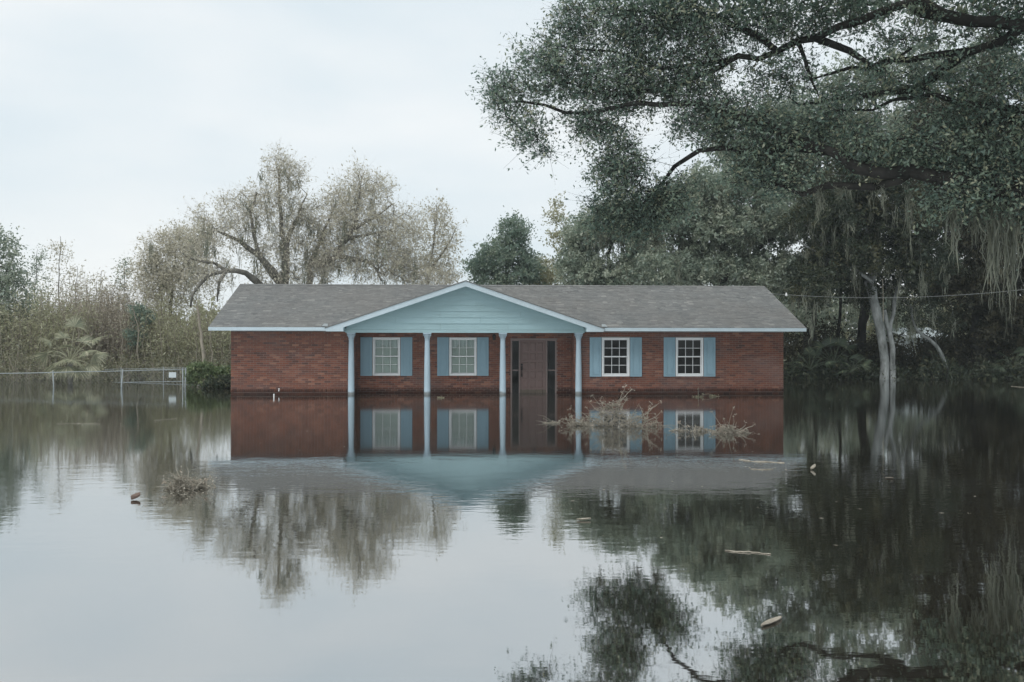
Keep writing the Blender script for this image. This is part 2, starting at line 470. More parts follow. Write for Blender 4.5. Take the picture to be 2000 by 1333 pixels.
# ------------------------------------------------------------------ setting: ground and water
def ground_height(x, y):
    bank = np.clip((y - 48.0) / 14.0, 0, 1)
    z = -0.75 + 0.95 * bank * bank * (3 - 2 * bank)
    return z + 0.10 * np.sin(x * 0.31 + 1.3) * np.sin(y * 0.27) + 0.05 * np.sin(x * 0.9 + y * 0.7)

def make_ground():
    xs = np.concatenate((np.linspace(-900, -62, 15), np.arange(-60, 61, 2.0), np.linspace(62, 900, 15)))
    ys = np.concatenate((np.linspace(-200, -12, 8), np.arange(-10, 91, 2.0), np.linspace(95, 1500, 18)))
    X, Y = np.meshgrid(xs, ys)
    Z = ground_height(X, Y)
    Z[Y < -10] = -0.75
    v = np.stack((X, Y, Z), -1).reshape(-1, 3)
    nx = len(xs)
    f = [(j * nx + i, j * nx + i + 1, (j + 1) * nx + i + 1, (j + 1) * nx + i) for j in range(len(ys) - 1) for i in range(nx - 1)]
    o = link_mesh('ground', v, f, None, M['ground'], smooth=True, at=(0, 0, 0))
    tag(o, 'muddy ground with leaf litter under and behind the flood', 'ground', kind='structure')
make_ground()
wb = MB(); wb.add([(-300, -60, 0), (300, -60, 0), (300, 75, 0), (-300, 75, 0)], [(0, 1, 2, 3)])
tag(wb.build('water', M['water']), 'still dark floodwater mirroring the house, trees and sky', 'water', kind='structure')

# ------------------------------------------------------------------ the house
YW, YR, YE = 33.6, 34.55, 33.0            # front wall, recessed porch wall, eave line
XL, XR = XP(451, YW), XP(1530, YW)
XA, XB = XP(692, YW), XP(1122, YW)        # the two ends of the porch recess
EL, ER = XP(408, YE), XP(1574, YE)
YRIDGE, ZRIDGE = 37.6, 3.91
ZE_T, ZE_B = 2.245, 2.125
YBACK = 2 * YRIDGE - YW
PCX = 0.135                                # middle of the porch gable
YG, YC, YS = 32.95, 33.47, 33.36           # rake, column line, siding face
PEAK, SLOPE = 3.79, 0.340

house = empty('brick_house', ((XL + XR) / 2, YW, -0.75), 'single storey red brick house with blue trim and porch standing in floodwater', 'house')

WIN = []      # (xc, y, recessed?)
for px0, px1, yy, blind in ((727.5, 782.2, YR, True), (877.2, 931.3, YR, True), (1175.2, 1229.9, YW, False), (1319.9, 1373.2, YW, False)):
    WIN.append((XP((px0 + px1) / 2, yy), yy, blind))
WZ0, WZ1, WHW = 0.597, 1.918, 0.472
DX0, DX1, DZ1 = XP(997.5, YR), XP(1087, YR), 1.885

def wall_cells(mb, x0, x1, z0, z1, y0, y1, openings):
    xs = sorted({x0, x1, *[v for o in openings for v in (o[0], o[1])]})
    for i in range(len(xs) - 1):
        a, b = xs[i], xs[i + 1]
        cuts = sorted([(o[2], o[3]) for o in openings if o[0] < (a + b) / 2 < o[1]])
        z = z0
        for c0, c1 in cuts:
            if c0 > z: mb.box(a, b, y0, y1, z, c0)
            z = c1
        if z < z1: mb.box(a, b, y0, y1, z, z1)

def openings_at(yy):
    o = [(x - WHW, x + WHW, WZ0, WZ1) for x, y, b in WIN if y == yy]
    if yy == YR: o.append((DX0, DX1, -0.75, DZ1))
    return o
wall = MB()
wall_cells(wall, XL, XA, -0.75, ZE_B, YW, YW + 0.22, [])
wall_cells(wall, XB, XR, -0.75, ZE_B, YW, YW + 0.22, openings_at(YW))
wall_cells(wall, XA - 0.22, XB + 0.22, -0.75, ZE_B, YR, YR + 0.22, openings_at(YR))
wall.box(XA - 0.22, XA, YW + 0.221, YR - 0.001, -0.75, ZE_B)
wall.box(XB, XB + 0.22, YW + 0.221, YR - 0.001, -0.75, ZE_B)
wall.box(XL, XL + 0.22, YW + 0.221, YBACK - 0.221, -0.75, ZE_B)
wall.box(XR - 0.22, XR, YW + 0.221, YBACK - 0.221, -0.75, ZE_B)
wall.box(XL, XR, YBACK - 0.22, YBACK, -0.75, ZE_B)
for xx in (XL + 0.02, XR - 0.22):
    y0, y1 = YW, YBACK
    wall.add([(xx, y0, ZE_B), (xx, y1, ZE_B), (xx, YRIDGE, ZRIDGE - 0.22), (xx + 0.2, y0, ZE_B), (xx + 0.2, y1, ZE_B), (xx + 0.2, YRIDGE, ZRIDGE - 0.22)],
             [(0, 2, 1), (3, 4, 5), (0, 3, 5, 2), (1, 2, 5, 4)])
wall.build('wall', M['mortar'], house)
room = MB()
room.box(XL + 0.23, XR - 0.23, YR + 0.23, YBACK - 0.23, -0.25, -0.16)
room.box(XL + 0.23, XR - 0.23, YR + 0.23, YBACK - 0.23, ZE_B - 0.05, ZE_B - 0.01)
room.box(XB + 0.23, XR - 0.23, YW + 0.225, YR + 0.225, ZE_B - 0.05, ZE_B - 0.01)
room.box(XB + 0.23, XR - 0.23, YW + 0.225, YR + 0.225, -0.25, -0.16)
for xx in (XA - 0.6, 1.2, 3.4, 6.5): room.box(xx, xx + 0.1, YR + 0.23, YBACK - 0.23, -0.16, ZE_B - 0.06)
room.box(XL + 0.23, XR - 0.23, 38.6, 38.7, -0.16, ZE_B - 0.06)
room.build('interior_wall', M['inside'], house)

# bricks: running bond, each with its own edges; the 300 in the blank wall beside the porch are single objects
BL, BH, BM = 0.203, 0.058, 0.010
rng = np.random.default_rng(5)
brickwork = MB()
brick_meshes = []
for k in range(14):
    t = (k + 0.5) / 14
    b = MB(); b.bbox(-BL / 2, BL / 2, -0.008, 0.01, -BH / 2, BH / 2, 0.004, t)
    brick_meshes.append(raw_mesh('brick', np.array(b.v), b.f, np.array(b.t), M['brick']))
single = [0]
def tintval():
    return float(np.clip(rng.normal(0.5, 0.23), 0, 1))
def lay(x0, x1, y, z0, z1, opens, pick=None):
    row = 0
    z = z0
    while z + BH < z1 + 0.03:
        x = x0 - (row % 2) * (BL + BM) / 2
        while x < x1:
            a, b = max(x, x0), min(x + BL, x1)
            zc = z + BH / 2
            segs = [(a, b)]
            for o in opens:
                if o[2] - 0.02 < zc < o[3] + 0.005:
                    ns = []
                    for s in segs:
                        if s[1] <= o[0] or s[0] >= o[1]: ns.append(s); continue
                        if s[0] < o[0]: ns.append((s[0], o[0]))
                        if s[1] > o[1]: ns.append((o[1], s[1]))
                    segs = ns
            for s in segs:
                if s[1] - s[0] < 0.025: continue
                d = rng.normal(0, 0.0015)
                if pick and pick(zc) and s[1] - s[0] > BL - 0.001 and single[0] < 300:
                    o = bpy.data.objects.new('brick', brick_meshes[int(tintval() * 13.99)])
                    COL.objects.link(o); o.parent = house
                    o.location = Vector(((s[0] + s[1]) / 2, y + d, zc)) - house.location
                    single[0] += 1
                else:
                    brickwork.bbox(s[0], s[1], y - 0.008 + d, y + 0.01, z, z + BH, 0.004, tintval())
            x += BL + BM
        z += BH + BM
        row += 1
ZT = ZE_B - 0.005
def sill_open(yy): return [(x - WHW - 0.02, x + WHW + 0.02, WZ0 - 0.075, WZ1) for x, y, b in WIN if y == yy]
lay(XL + 0.004, XA, YW, 0.19, ZT, [], lambda z: 0.55 < z < 1.75)
lay(XB, XR - 0.004, YW, 0.19, ZT, sill_open(YW))
do = [(DX0 - 0.01, DX1 + 0.01, -0.8, DZ1)]
lay(XA + 0.01, XB - 0.01, YR, -0.14, ZT, sill_open(YR) + do)
# base courses and the projecting rowlock course
lay(XL + 0.004, XA, YW, -0.14, 0.05, []); lay(XB, XR - 0.004, YW, -0.14, 0.05, [])
for xa, xb in ((XL - 0.004, XA + 0.004), (XB - 0.004, XR + 0.004)):
    x = xa
    while x + 0.058 <= xb + 0.01:
        brickwork.bbox(x, min(x + 0.058, xb), YW - 0.028 + rng.normal(0, 0.0015), YW + 0.01, 0.078, 0.182, 0.004, tintval())
        x += 0.068
# returns of the recess
for xx, sgn in ((XA, 1), (XB, -1)):
    z, row = -0.14, 0
    while z + BH < ZT + 0.03:
        y = YW + 0.0 - (row % 2) * 0.106
        while y < YR - 0.01:
            a, b = max(y, YW + 0.005), min(y + BL, YR - 0.01)
            if b - a > 0.03:
                x0, x1 = sorted((xx - sgn * 0.01, xx + sgn * 0.008))
                brickwork.box(x0, x1, a, b, z, z + BH, tintval())
            y += BL + BM
        z += BH + BM; row += 1
tag(brickwork.build('brickwork', M['brick'], house), kind='stuff')

# main roof
roof = MB()
sl = (ZRIDGE - ZE_T) / (YRIDGE - YE)
YEB = 2 * YRIDGE - YE
def main_z(y): return ZE_T + (ZRIDGE - ZE_T) * (y - YE) / (YRIDGE - YE)
def roof_slab(x0, x1, y0, y1):
    yy0 = y0 if y0 <= YRIDGE else 2 * YRIDGE - y0
    z0, z1 = main_z(yy0) - 0.012, ZRIDGE - 0.02
    roof.add([(x0, y0, z0), (x1, y0, z0), (x1, y1, z1), (x0, y1, z1), (x0, y0, z0 - 0.1), (x1, y0, z0 - 0.1), (x1, y1, z1 - 0.1), (x0, y1, z1 - 0.1)],
             [(0, 1, 2, 3), (7, 6, 5, 4), (0, 4, 5, 1), (1, 5, 6, 2), (3, 7, 4, 0)], 0.4)
GAPL, GAPR = PCX - 4.45, PCX + 4.45
roof_slab(EL, GAPL, YE + 0.02, YRIDGE); roof_slab(GAPL, GAPR, 34.7, YRIDGE); roof_slab(GAPR, ER, YE + 0.02, YRIDGE)
roof_slab(EL, ER, YEB, YRIDGE)
roof_o = roof.build('roof', M['shingle'], house)
sh = MB()
ncourse = 36
for side in (0, 1):
    for k in range(ncourse):
        fa, fb = k / ncourse, min(1.0, (k + 1.25) / ncourse)
        def pt(fr, lift):
            yy = YE + (YRIDGE - YE) * fr
            if side: yy = 2 * YRIDGE - yy
            return yy, ZE_T + (ZRIDGE - ZE_T) * fr + lift
        ya, za = pt(fa, 0.014); yb, zb = pt(fb, 0.002); yc, zc = pt(fa, -0.008)
        x = EL - 0.01 + rng.uniform(-0.3, 0)
        rt = rng.normal(0, 0.05)
        while x < ER + 0.01:
            w = rng.uniform(0.10, 0.30)
            a, b = max(x, EL - 0.01), min(x + w - 0.005, ER + 0.01)
            under = (not side) and PEAK - SLOPE * abs((a + b) / 2 - PCX) > za + 0.03 and abs((a + b) / 2 - PCX) < 4.55
            if b - a > 0.02 and not under:
                j = rng.uniform(-0.004, 0.004)
                t = float(np.clip(rng.normal(0.45, 0.27) + rt, 0, 1))
                q = [(0, 1, 2, 3), (4, 5, 1, 0)]
                if side: q = [(3, 2, 1, 0), (0, 1, 5, 4)]
                sh.add([(a, ya, za + j), (b, ya, za + j), (b, yb, zb), (a, yb, zb), (a, yc, zc), (b, yc, zc)], q, t)
            x += w
tag(sh.build('shingles', M['shingle'], roof_o), kind='stuff')
x = EL
cap = MB()
while x < ER:
    w = min(0.32, ER - x)
    cap.add([(x, YRIDGE - 0.15, ZRIDGE - 0.15 * sl + 0.022), (x + w, YRIDGE - 0.15, ZRIDGE - 0.15 * sl + 0.018), (x + w, YRIDGE, ZRIDGE + 0.014), (x, YRIDGE, ZRIDGE + 0.02),
             (x + w, YRIDGE + 0.15, ZRIDGE - 0.15 * sl + 0.018), (x, YRIDGE + 0.15, ZRIDGE - 0.15 * sl + 0.022)], [(0, 1, 2, 3), (3, 2, 4, 5)], float(np.clip(rng.normal(0.55, 0.2), 0, 1)))
    x += w
cap.build('ridge_cap', M['shingle'], roof_o)

# fascia, soffit, barge boards
PL, PR = PCX - 4.60, PCX + 4.60
for a, b in ((EL, PL + 0.03), (PR - 0.03, ER)):
    f = MB(); f.box(a, b, YE - 0.005, YE + 0.018, ZE_B, ZE_T - 0.008)
    f.build('fascia_board', M['fascia'], house)
f = MB(); f.box(EL, ER, YEB - 0.02, YEB + 0.005, ZE_B, ZE_T - 0.02); f.build('fascia_board', M['fascia'], house)
for a, b in ((EL + 0.02, PL + 0.6), (PR - 0.6, ER - 0.02)):
    f = MB(); f.box(a, b, YE + 0.02, YW - 0.03, ZE_B + 0.004, ZE_B + 0.016); f.build('soffit', M['soffit'], house)
for xx in (EL - 0.022, ER + 0.002):
    for s in (0, 1):
        f = MB()
        ya, yb = (YE, YRIDGE) if s == 0 else (YEB, YRIDGE)
        f.add([(xx, ya, ZE_T - 0.015), (xx, yb, ZRIDGE - 0.02), (xx, yb, ZRIDGE - 0.16), (xx, ya, ZE_B), (xx + 0.02, ya, ZE_T - 0.015), (xx + 0.02, yb, ZRIDGE - 0.02), (xx + 0.02, yb, ZRIDGE - 0.16), (xx + 0.02, ya, ZE_B)],
              [(0, 1, 2, 3), (7, 6, 5, 4), (0, 4, 5, 1), (3, 2, 6, 7), (0, 3, 7, 4)])
        f.build('barge_board', M['fascia'], house)

# porch gable
def pz(x, off=0.0): return PEAK - SLOPE * abs(x - PCX) - off
pr = MB()
for s in (-1, 1):
    xe = PCX + s * 4.62
    quad = [(PCX, YG - 0.02, pz(PCX, -0.012)), (xe, YG - 0.02, pz(xe, -0.012)), (xe, 37.2, pz(xe, -0.012)), (PCX, 37.2, pz(PCX, -0.012))]
    low = [(x_, y_, z_ - 0.03) for x_, y_, z_ in quad]
    fs = [(0, 3, 2, 1), (4, 5, 6, 7), (0, 1, 5, 4), (1, 2, 6, 5)]
    pr.add(quad + low, fs if s > 0 else [tuple(reversed(q)) for q in fs], 0.5)
pr.build('porch_roof', M['shingle'], house)
for s in (-1, 1):
    xe = PCX + s * 4.60
    f = MB()
    poly = [(PCX, pz(PCX, 0.022)), (PCX, pz(PCX, 0.19)), (PCX + s * 4.02, pz(PCX + s * 4.02, 0.19)), (PCX + s * 4.02, 2.105), (xe - s * 0.02, 2.105), (xe, 2.135), (xe, pz(xe, 0.022))]
    if s < 0: poly = poly[::1]
    else: poly = poly[::-1]
    poly = poly[::-1]
    f.prism_y(poly, YG, YG + 0.03)
    f.build('rake_board', M['fascia'], house)
    c = MB()
    xi = PCX + s * 4.02
    x0, x1 = sorted((xi, xe - s * 0.02))
    c.box(x0, x1, YG + 0.031, YE + 0.55, 2.108, 2.15)
    c.box(min(xi, xi - s * 0.02), max(xi, xi - s * 0.02), YG + 0.031, YS + 0.02, 2.108, pz(xi, 0.05))
    c.build('cornice_return', M['siding'], house)
    sf = MB()                                        # sloping soffit under the rake
    sf.add([(PCX, YG + 0.031, pz(PCX, 0.10)), (xi, YG + 0.031, pz(xi, 0.10)), (xi, YS, pz(xi, 0.10)), (PCX, YS, pz(PCX, 0.10)),
            (PCX, YG + 0.031, pz(PCX, 0.08)), (xi, YG + 0.031, pz(xi, 0.08)), (xi, YS, pz(xi, 0.08)), (PCX, YS, pz(PCX, 0.08))],
           [(0, 1, 2, 3), (4, 5, 6, 7), (0, 4, 5, 1)])
    sf.build('rake_soffit', M['siding'], house)
BX0, BX1 = PCX - 4.0, PCX + 4.0
f = MB(); f.box(BX0, BX1, YS - 0.02, YC + 0.14, 2.068, 2.165); f.build('porch_beam', M['siding'], house)
zz = 2.17
while zz < PEAK - 0.12:
    z1 = zz + 0.205
    def half(z): return max(0.02, min((PEAK - 0.085 - z) / SLOPE, 4.0))
    h0, h1 = half(zz), half(z1)
    cuts = [-9.0] + sorted(c for c in (rng.uniform(-2.6, -0.6), rng.uniform(0.4, 2.6)) if abs(c) < h1 - 0.4) + [9.0]
    for ca, cb in zip(cuts[:-1], cuts[1:]):
        xa0, xb0, xa1, xb1 = max(-h0, ca + 0.002), min(h0, cb - 0.002), max(-h1, ca + 0.002), min(h1, cb - 0.002)
        j = rng.normal(0, 0.0015)
        b = MB()
        b.add([(PCX + xa0, YS - 0.022 + j, zz), (PCX + xb0, YS - 0.022 + j, zz), (PCX + xb1, YS + j, z1 + 0.012), (PCX + xa1, YS + j, z1 + 0.012),
               (PCX + xa0, YS + 0.01, zz), (PCX + xb0, YS + 0.01, zz), (PCX + xb1, YS + 0.02, z1 + 0.012), (PCX + xa1, YS + 0.02, z1 + 0.012)],
              [(0, 1, 2, 3), (7, 6, 5, 4), (0, 4, 5, 1), (1, 5, 6, 2), (3, 2, 6, 7), (0, 3, 7, 4)])
        b.build('siding_board', M['siding'], house)
    zz = z1
f = MB(); f.box(XA + 0.01, XB - 0.01, YC + 0.15, YR - 0.01, ZE_B - 0.02, ZE_B - 0.005); f.build('porch_ceiling', M['soffit'], house)
f = MB(); f.box(BX0 + 0.2, BX1 - 0.2, YG + 0.3, YR, -0.75, -0.22); f.build('porch_floor', M['concrete'], house)

# columns with leafy capitals
for px in (686, 834.5, 982, 1130):
    cx = XP(px, YC)
    c = MB()
    c.lathe(cx, YC, [(0.13, -0.22), (0.13, -0.14), (0.108, -0.12), (0.107, 0.3), (0.101, 0.9), (0.090, 1.5), (0.082, 1.80), (0.080, 1.826), (0.092, 1.832), (0.095, 1.848), (0.086, 1.858)], 18)
    co = c.build('column', M['column'], house, smooth=True)
    k = MB()
    k.lathe(cx, YC, [(0.080, 1.852), (0.086, 1.90), (0.105, 1.96), (0.12, 2.0), (0.125, 2.02)], 14)
    for ring, zb, hh, r0, nn in ((0, 1.862, 0.085, 0.084, 8), (1, 1.90, 0.095, 0.092, 8)):
        for i in range(nn):
            a = 2 * math.pi * (i + 0.5 * ring) / nn
            ca, sa = math.cos(a), math.sin(a)
            tx, ty = -sa, ca
            w = 0.030
            pts = []
            for fz, fr, fw in ((0, 0.0, 0.8), (0.5, 0.012, 1.1), (0.9, 0.035, 0.9), (1.0, 0.058, 0.4), (0.86, 0.064, 0.2)):
                r_ = r0 + fr
                for sgn in (-1, 1):
                    pts.append((cx + ca * r_ + tx * w * fw * sgn, YC + sa * r_ + ty * w * fw * sgn, zb + hh * fz))
            k.add(pts, [(2 * q, 2 * q + 1, 2 * q + 3, 2 * q + 2) for q in range(4)])
    for i in range(4):
        a = math.pi / 4 + i * math.pi / 2
        ca, sa = math.cos(a), math.sin(a)
        pts = [np.array((cx + ca * r_, YC + sa * r_, z_)) for r_, z_ in ((0.10, 1.94), (0.13, 1.985), (0.155, 2.0), (0.162, 1.985), (0.152, 1.972))]
        k.tube(pts, [0.012, 0.016, 0.018, 0.016, 0.010], 6)
    k.box(cx - 0.135, cx + 0.135, YC - 0.135, YC + 0.135, 2.022, 2.066)
    k.build('capital', M['column'], co)

# windows, shutters and rowlock sills
def make_window(xc, y, blind):
    w = MB()
    x0, x1, z0, z1 = xc - WHW, xc + WHW, WZ0, WZ1
    fw = 0.055
    yf, yb = y - 0.03, y + 0.12
    w.bbox(x0, x0 + fw, yf, yb, z0, z1); w.bbox(x1 - fw, x1, yf, yb, z0, z1)
    w.bbox(x0 + fw, x1 - fw, yf, yb, z1 - fw, z1); w.bbox(x0 + fw, x1 - fw, yf - 0.012, yb, z0, z0 + 0.06)
    wo = w.build('window', M['white'], house)
    zm = (z0 + z1) / 2 + 0.01
    for zz0, zz1, ys in ((zm - 0.02, z1 - fw, y + 0.01), (z0 + 0.06, zm + 0.02, y + 0.045)):
        s = MB()
        a, b = x0 + fw, x1 - fw
        fr = 0.032
        s.bbox(a, a + fr, ys, ys + 0.03, zz0, zz1); s.bbox(b - fr, b, ys, ys + 0.03, zz0, zz1)
        s.bbox(a + fr, b - fr, ys - 0.001, ys + 0.03, zz0, zz0 + 0.04); s.bbox(a + fr, b - fr, ys - 0.001, ys + 0.03, zz1 - fr, zz1)
        ga, gb, gc, gd = a + fr, b - fr, zz0 + 0.04, zz1 - fr
        mu = 0.016
        for i in (1, 2):
            xm = ga + (gb - ga) * i / 3
            s.box(xm - mu / 2, xm + mu / 2, ys + 0.006, ys + 0.022, gc, gd)
        zmid = (gc + gd) / 2
        for i in range(3):
            xa = ga + (gb - ga) * i / 3 + (mu / 2 if i else 0); xb = ga + (gb - ga) * (i + 1) / 3 - (mu / 2 if i < 2 else 0)
            s.box(xa, xb, ys + 0.0065, ys + 0.0215, zmid - mu / 2, zmid + mu / 2)
        s.build('sash', M['white'], wo)
        for i in range(3):
            for j in range(2):
                xa = ga + (gb - ga) * i / 3; xb = ga + (gb - ga) * (i + 1) / 3
                za = gc + (gd - gc) * j / 2; zb = gc + (gd - gc) * (j + 1) / 2
                tl = rng.normal(0, 0.0012, 4)
                p = MB(); p.add([(xa, ys + 0.014 + tl[0], za), (xb, ys + 0.014 + tl[1], za), (xb, ys + 0.014 + tl[2], zb), (xa, ys + 0.014 + tl[3], zb)], [(0, 1, 2, 3)])
                p.build('pane', M['glass'], wo)
    if blind:
        bl = MB()
        z = z0 + 0.07
        while z < z1 - 0.1:
            bl.add([(x0 + 0.06, y + 0.135, z), (x1 - 0.06, y + 0.135, z), (x1 - 0.06, y + 0.16, z + 0.042), (x0 + 0.06, y + 0.16, z + 0.042)], [(0, 1, 2, 3)])
            z += 0.040
        bl.box(x0 + 0.06, x1 - 0.06, y + 0.13, y + 0.17, z1 - 0.10, z1 - 0.06)
        bl.build('blind', M['blind'], wo)
        va = MB()                                    # scalloped lace valance over the blind
        n = 36
        top, bot = [], []
        for i in range(n + 1):
            u = i / n
            xx = x0 + 0.06 + (x1 - x0 - 0.12) * u
            yy = y + 0.115 + 0.008 * math.sin(u * 55)
            drop = 0.17 + 0.10 * abs(math.sin(u * math.pi * 3)) + 0.16 * (2 * u - 1) ** 4
            top.append((xx, yy, z1 - 0.06)); bot.append((xx, yy, z1 - 0.06 - drop))
        va.add(top + bot, [(n + 1 + i, n + 2 + i, i + 1, i) for i in range(n)])
        va.build('valance', M['white'], wo)
    sl_ = MB(); sl_.box(x0 - 0.02, x1 + 0.02, y + 0.012, y + 0.05, z0 - 0.075, z0 - 0.002)
    so = sl_.build('window_sill', M['mortar'], house)
    nb = 14
    stepx = (x1 - x0 + 0.04) / nb
    for i in range(nb):
        b = MB(); b.bbox(x0 - 0.02 + i * stepx + 0.004, x0 - 0.02 + (i + 1) * stepx - 0.004, y - 0.035, y + 0.011, z0 - 0.073, z0 - 0.003, 0.004, tintval() * 0.8)
        b.build('brick', M['brick'], so)
    for s in (-1, 1):
        sx0 = x0 - 0.418 if s < 0 else x1 + 0.018
        sx1 = sx0 + 0.40
        sh_ = MB(); sh_.bbox(sx0, sx1, y - 0.042, y - 0.01, z0 - 0.008, z1 + 0.006, 0.005)
        sho = sh_.build('shutter', M['shutter'], house)
        cxs = (sx0 + sx1) / 2
        hw = 0.118
        def arch(hw_, zb, zt):
            p = [(cxs - hw_, zb), (cxs + hw_, zb)]
            for i in range(13):
                a = math.pi * i / 12
                p.append((cxs + hw_ * math.cos(a), zt - hw_ * 0.8 + hw_ * 0.8 * math.sin(a)))
            return p
        rp = MB()
        outer, inner = arch(hw, z0 + 0.07, z1 - 0.06), arch(hw - 0.020, z0 + 0.09, z1 - 0.08)
        n = len(outer)
        yo = y - 0.0425
        rp.add([(a, yo - 0.02, b) for a, b in outer] + [(a, yo - 0.02, b) for a, b in inner] + [(a, yo, b) for a, b in outer] + [(a, yo, b) for a, b in inner],
               [(i, (i + 1) % n, n + (i + 1) % n, n + i) for i in range(n)] + [(2 * n + i, 2 * n + (i + 1) % n, (i + 1) % n, i) for i in range(n)] + [(n + i, n + (i + 1) % n, 3 * n + (i + 1) % n, 3 * n + i) for i in range(n)])
        rp.build('raised_moulding', M['shutter'], sho)
for xc, y, blind in WIN: make_window(xc, y, blind)

# front door, side lights
D0, D1 = XP(1016, YR), XP(1066.5, YR)
ZB = -0.22
f = MB()
jw = 0.05
for a, b in ((DX0, DX0 + jw), (D0 - 0.045, D0 - 0.004), (D1 + 0.004, D1 + 0.045), (DX1 - jw, DX1)):
    f.bbox(a, b, YR - 0.02, YR + 0.14, ZB, DZ1 - 0.055)
f.bbox(DX0, DX1, YR - 0.021, YR + 0.14, DZ1 - 0.054, DZ1)
f.build('door_frame', M['doorframe'], house)
d = MB(); d.box(D0, D1, YR + 0.03, YR + 0.075, ZB, DZ1 - 0.056)
door = d.build('front_door', M['door'], house)
dw = (D1 - D0)
rows = [(1.34, 1.74), (1.02, 1.26), (0.70, 0.94), (0.38, 0.62), (0.06, 0.30), (-0.18, -0.02)]
rows = [(1.43, 1.74), (1.13, 1.36), (0.815, 1.06), (0.50, 0.745), (0.185, 0.43), (-0.12, 0.115)]
for z0, z1 in rows:
    for i in range(3):
        xa = D0 + 0.085 + i * (dw - 0.17 + 0.03) / 3
        xb = xa + (dw - 0.17) / 3 - 0.045
        p = MB()
        p.add([(xa, YR + 0.0295, z0), (xb, YR + 0.0295, z0), (xb, YR + 0.0295, z1), (xa, YR + 0.0295, z1),
               (xa + 0.02, YR + 0.008, z0 + 0.02), (xb - 0.02, YR + 0.008, z0 + 0.02), (xb - 0.02, YR + 0.008, z1 - 0.02), (xa + 0.02, YR + 0.008, z1 - 0.02)],
              [(4, 5, 6, 7), (0, 1, 5, 4), (1, 2, 6, 5), (2, 3, 7, 6), (3, 0, 4, 7)])
        p.build('door_panel', M['door'], door)
hx = D0 + 0.055
h = MB(); h.lathe(hx, YR + 0.012, [(0.03, 0.945), (0.034, 0.975), (0.03, 1.005)], 10); h.build('deadbolt', M['black'], door)
h = MB(); h.tube([(hx, YR + 0.028, 0.86), (hx, YR - 0.045, 0.84), (hx, YR - 0.06, 0.74), (hx, YR - 0.045, 0.62), (hx, YR + 0.028, 0.60)], [0.016, 0.014, 0.013, 0.014, 0.016], 8)
h.box(hx - 0.028, hx + 0.028, YR + 0.02, YR + 0.0295, 0.79, 0.92); h.box(hx - 0.022, hx + 0.022, YR + 0.02, YR + 0.0295, 0.56, 0.64)
h.build('handle', M['black'], door)
for a, b in ((DX0 + jw, D0 - 0.045), (D1 + 0.045, DX1 - jw)):
    s = MB()
    s.box(a, b, YR + 0.02, YR + 0.07, 0.765, 0.80); s.box(a, b, YR + 0.02, YR + 0.07, ZB, ZB + 0.05); s.box(a, b, YR + 0.02, YR + 0.07, DZ1 - 0.085, DZ1 - 0.056)
    so = s.build('sidelight', M['doorframe'], house)
    for z0, z1 in ((ZB + 0.05, 0.765), (0.80, DZ1 - 0.085)):
        p = MB(); p.add([(a, YR + 0.045, z0), (b, YR + 0.045, z0), (b, YR + 0.045, z1), (a, YR + 0.045, z1)], [(0, 1, 2, 3)])
        p.build('pane', M['glass'], so)
lx = XP(965, 34.0)
la = MB()
la.tube([(lx, 34.0, ZE_B - 0.02), (lx, 34.0, 2.02)], 0.008, 6)
la.lathe(lx, 34.0, [(0.02, 2.03), (0.07, 1.985), (0.075, 1.97), (0.055, 1.968)], 6)
la.lathe(lx, 34.0, [(0.04, 1.83), (0.048, 1.84), (0.062, 1.968)], 6)
lo = la.build('porch_lantern', M['black'], house)
sp = MB(); zsp = ZP(546, 762, YW)
xs_ = XP(546, YW)
sp.tube([(xs_, YW - 0.008, zsp), (xs_, YW - 0.10, zsp), (xs_, YW - 0.12, zsp - 0.04)], 0.016, 8)
sp.lathe(xs_, YW - 0.09, [(0.008, zsp + 0.01), (0.03, zsp + 0.04), (0.03, zsp + 0.052)], 8)
sp.build('garden_tap', M['whitepvc'], house)
fl = MB()
for s in (-1, 1):
    xx = PCX + s * 4.63
    fl.add([(xx - 0.10, YE - 0.02, ZE_T + 0.03), (xx + 0.10, YE - 0.02, ZE_T + 0.02), (xx + 0.06, YE + 0.3, ZE_T + 0.12), (xx - 0.06, YE + 0.3, ZE_T + 0.12)], [(0, 1, 2, 3)])
fl.build('valley_flashing', M['galv'], house)

# ------------------------------------------------------------------ plant builders
def catmull(pts, step):
    pts = [np.asarray(p, float) for p in pts]
    out = []
    for i in range(len(pts) - 1):
        p0 = pts[max(i - 1, 0)]; p1 = pts[i]; p2 = pts[i + 1]; p3 = pts[min(i + 2, len(pts) - 1)]
        n = max(1, int(np.linalg.norm(p2 - p1) / step))
        for k in range(n):
            t = k / n
            out.append(0.5 * ((2 * p1) + (-p0 + p2) * t + (2 * p0 - 5 * p1 + 4 * p2 - p3) * t * t + (-p0 + 3 * p1 - 3 * p2 + p3) * t ** 3))
    out.append(pts[-1])
    return out

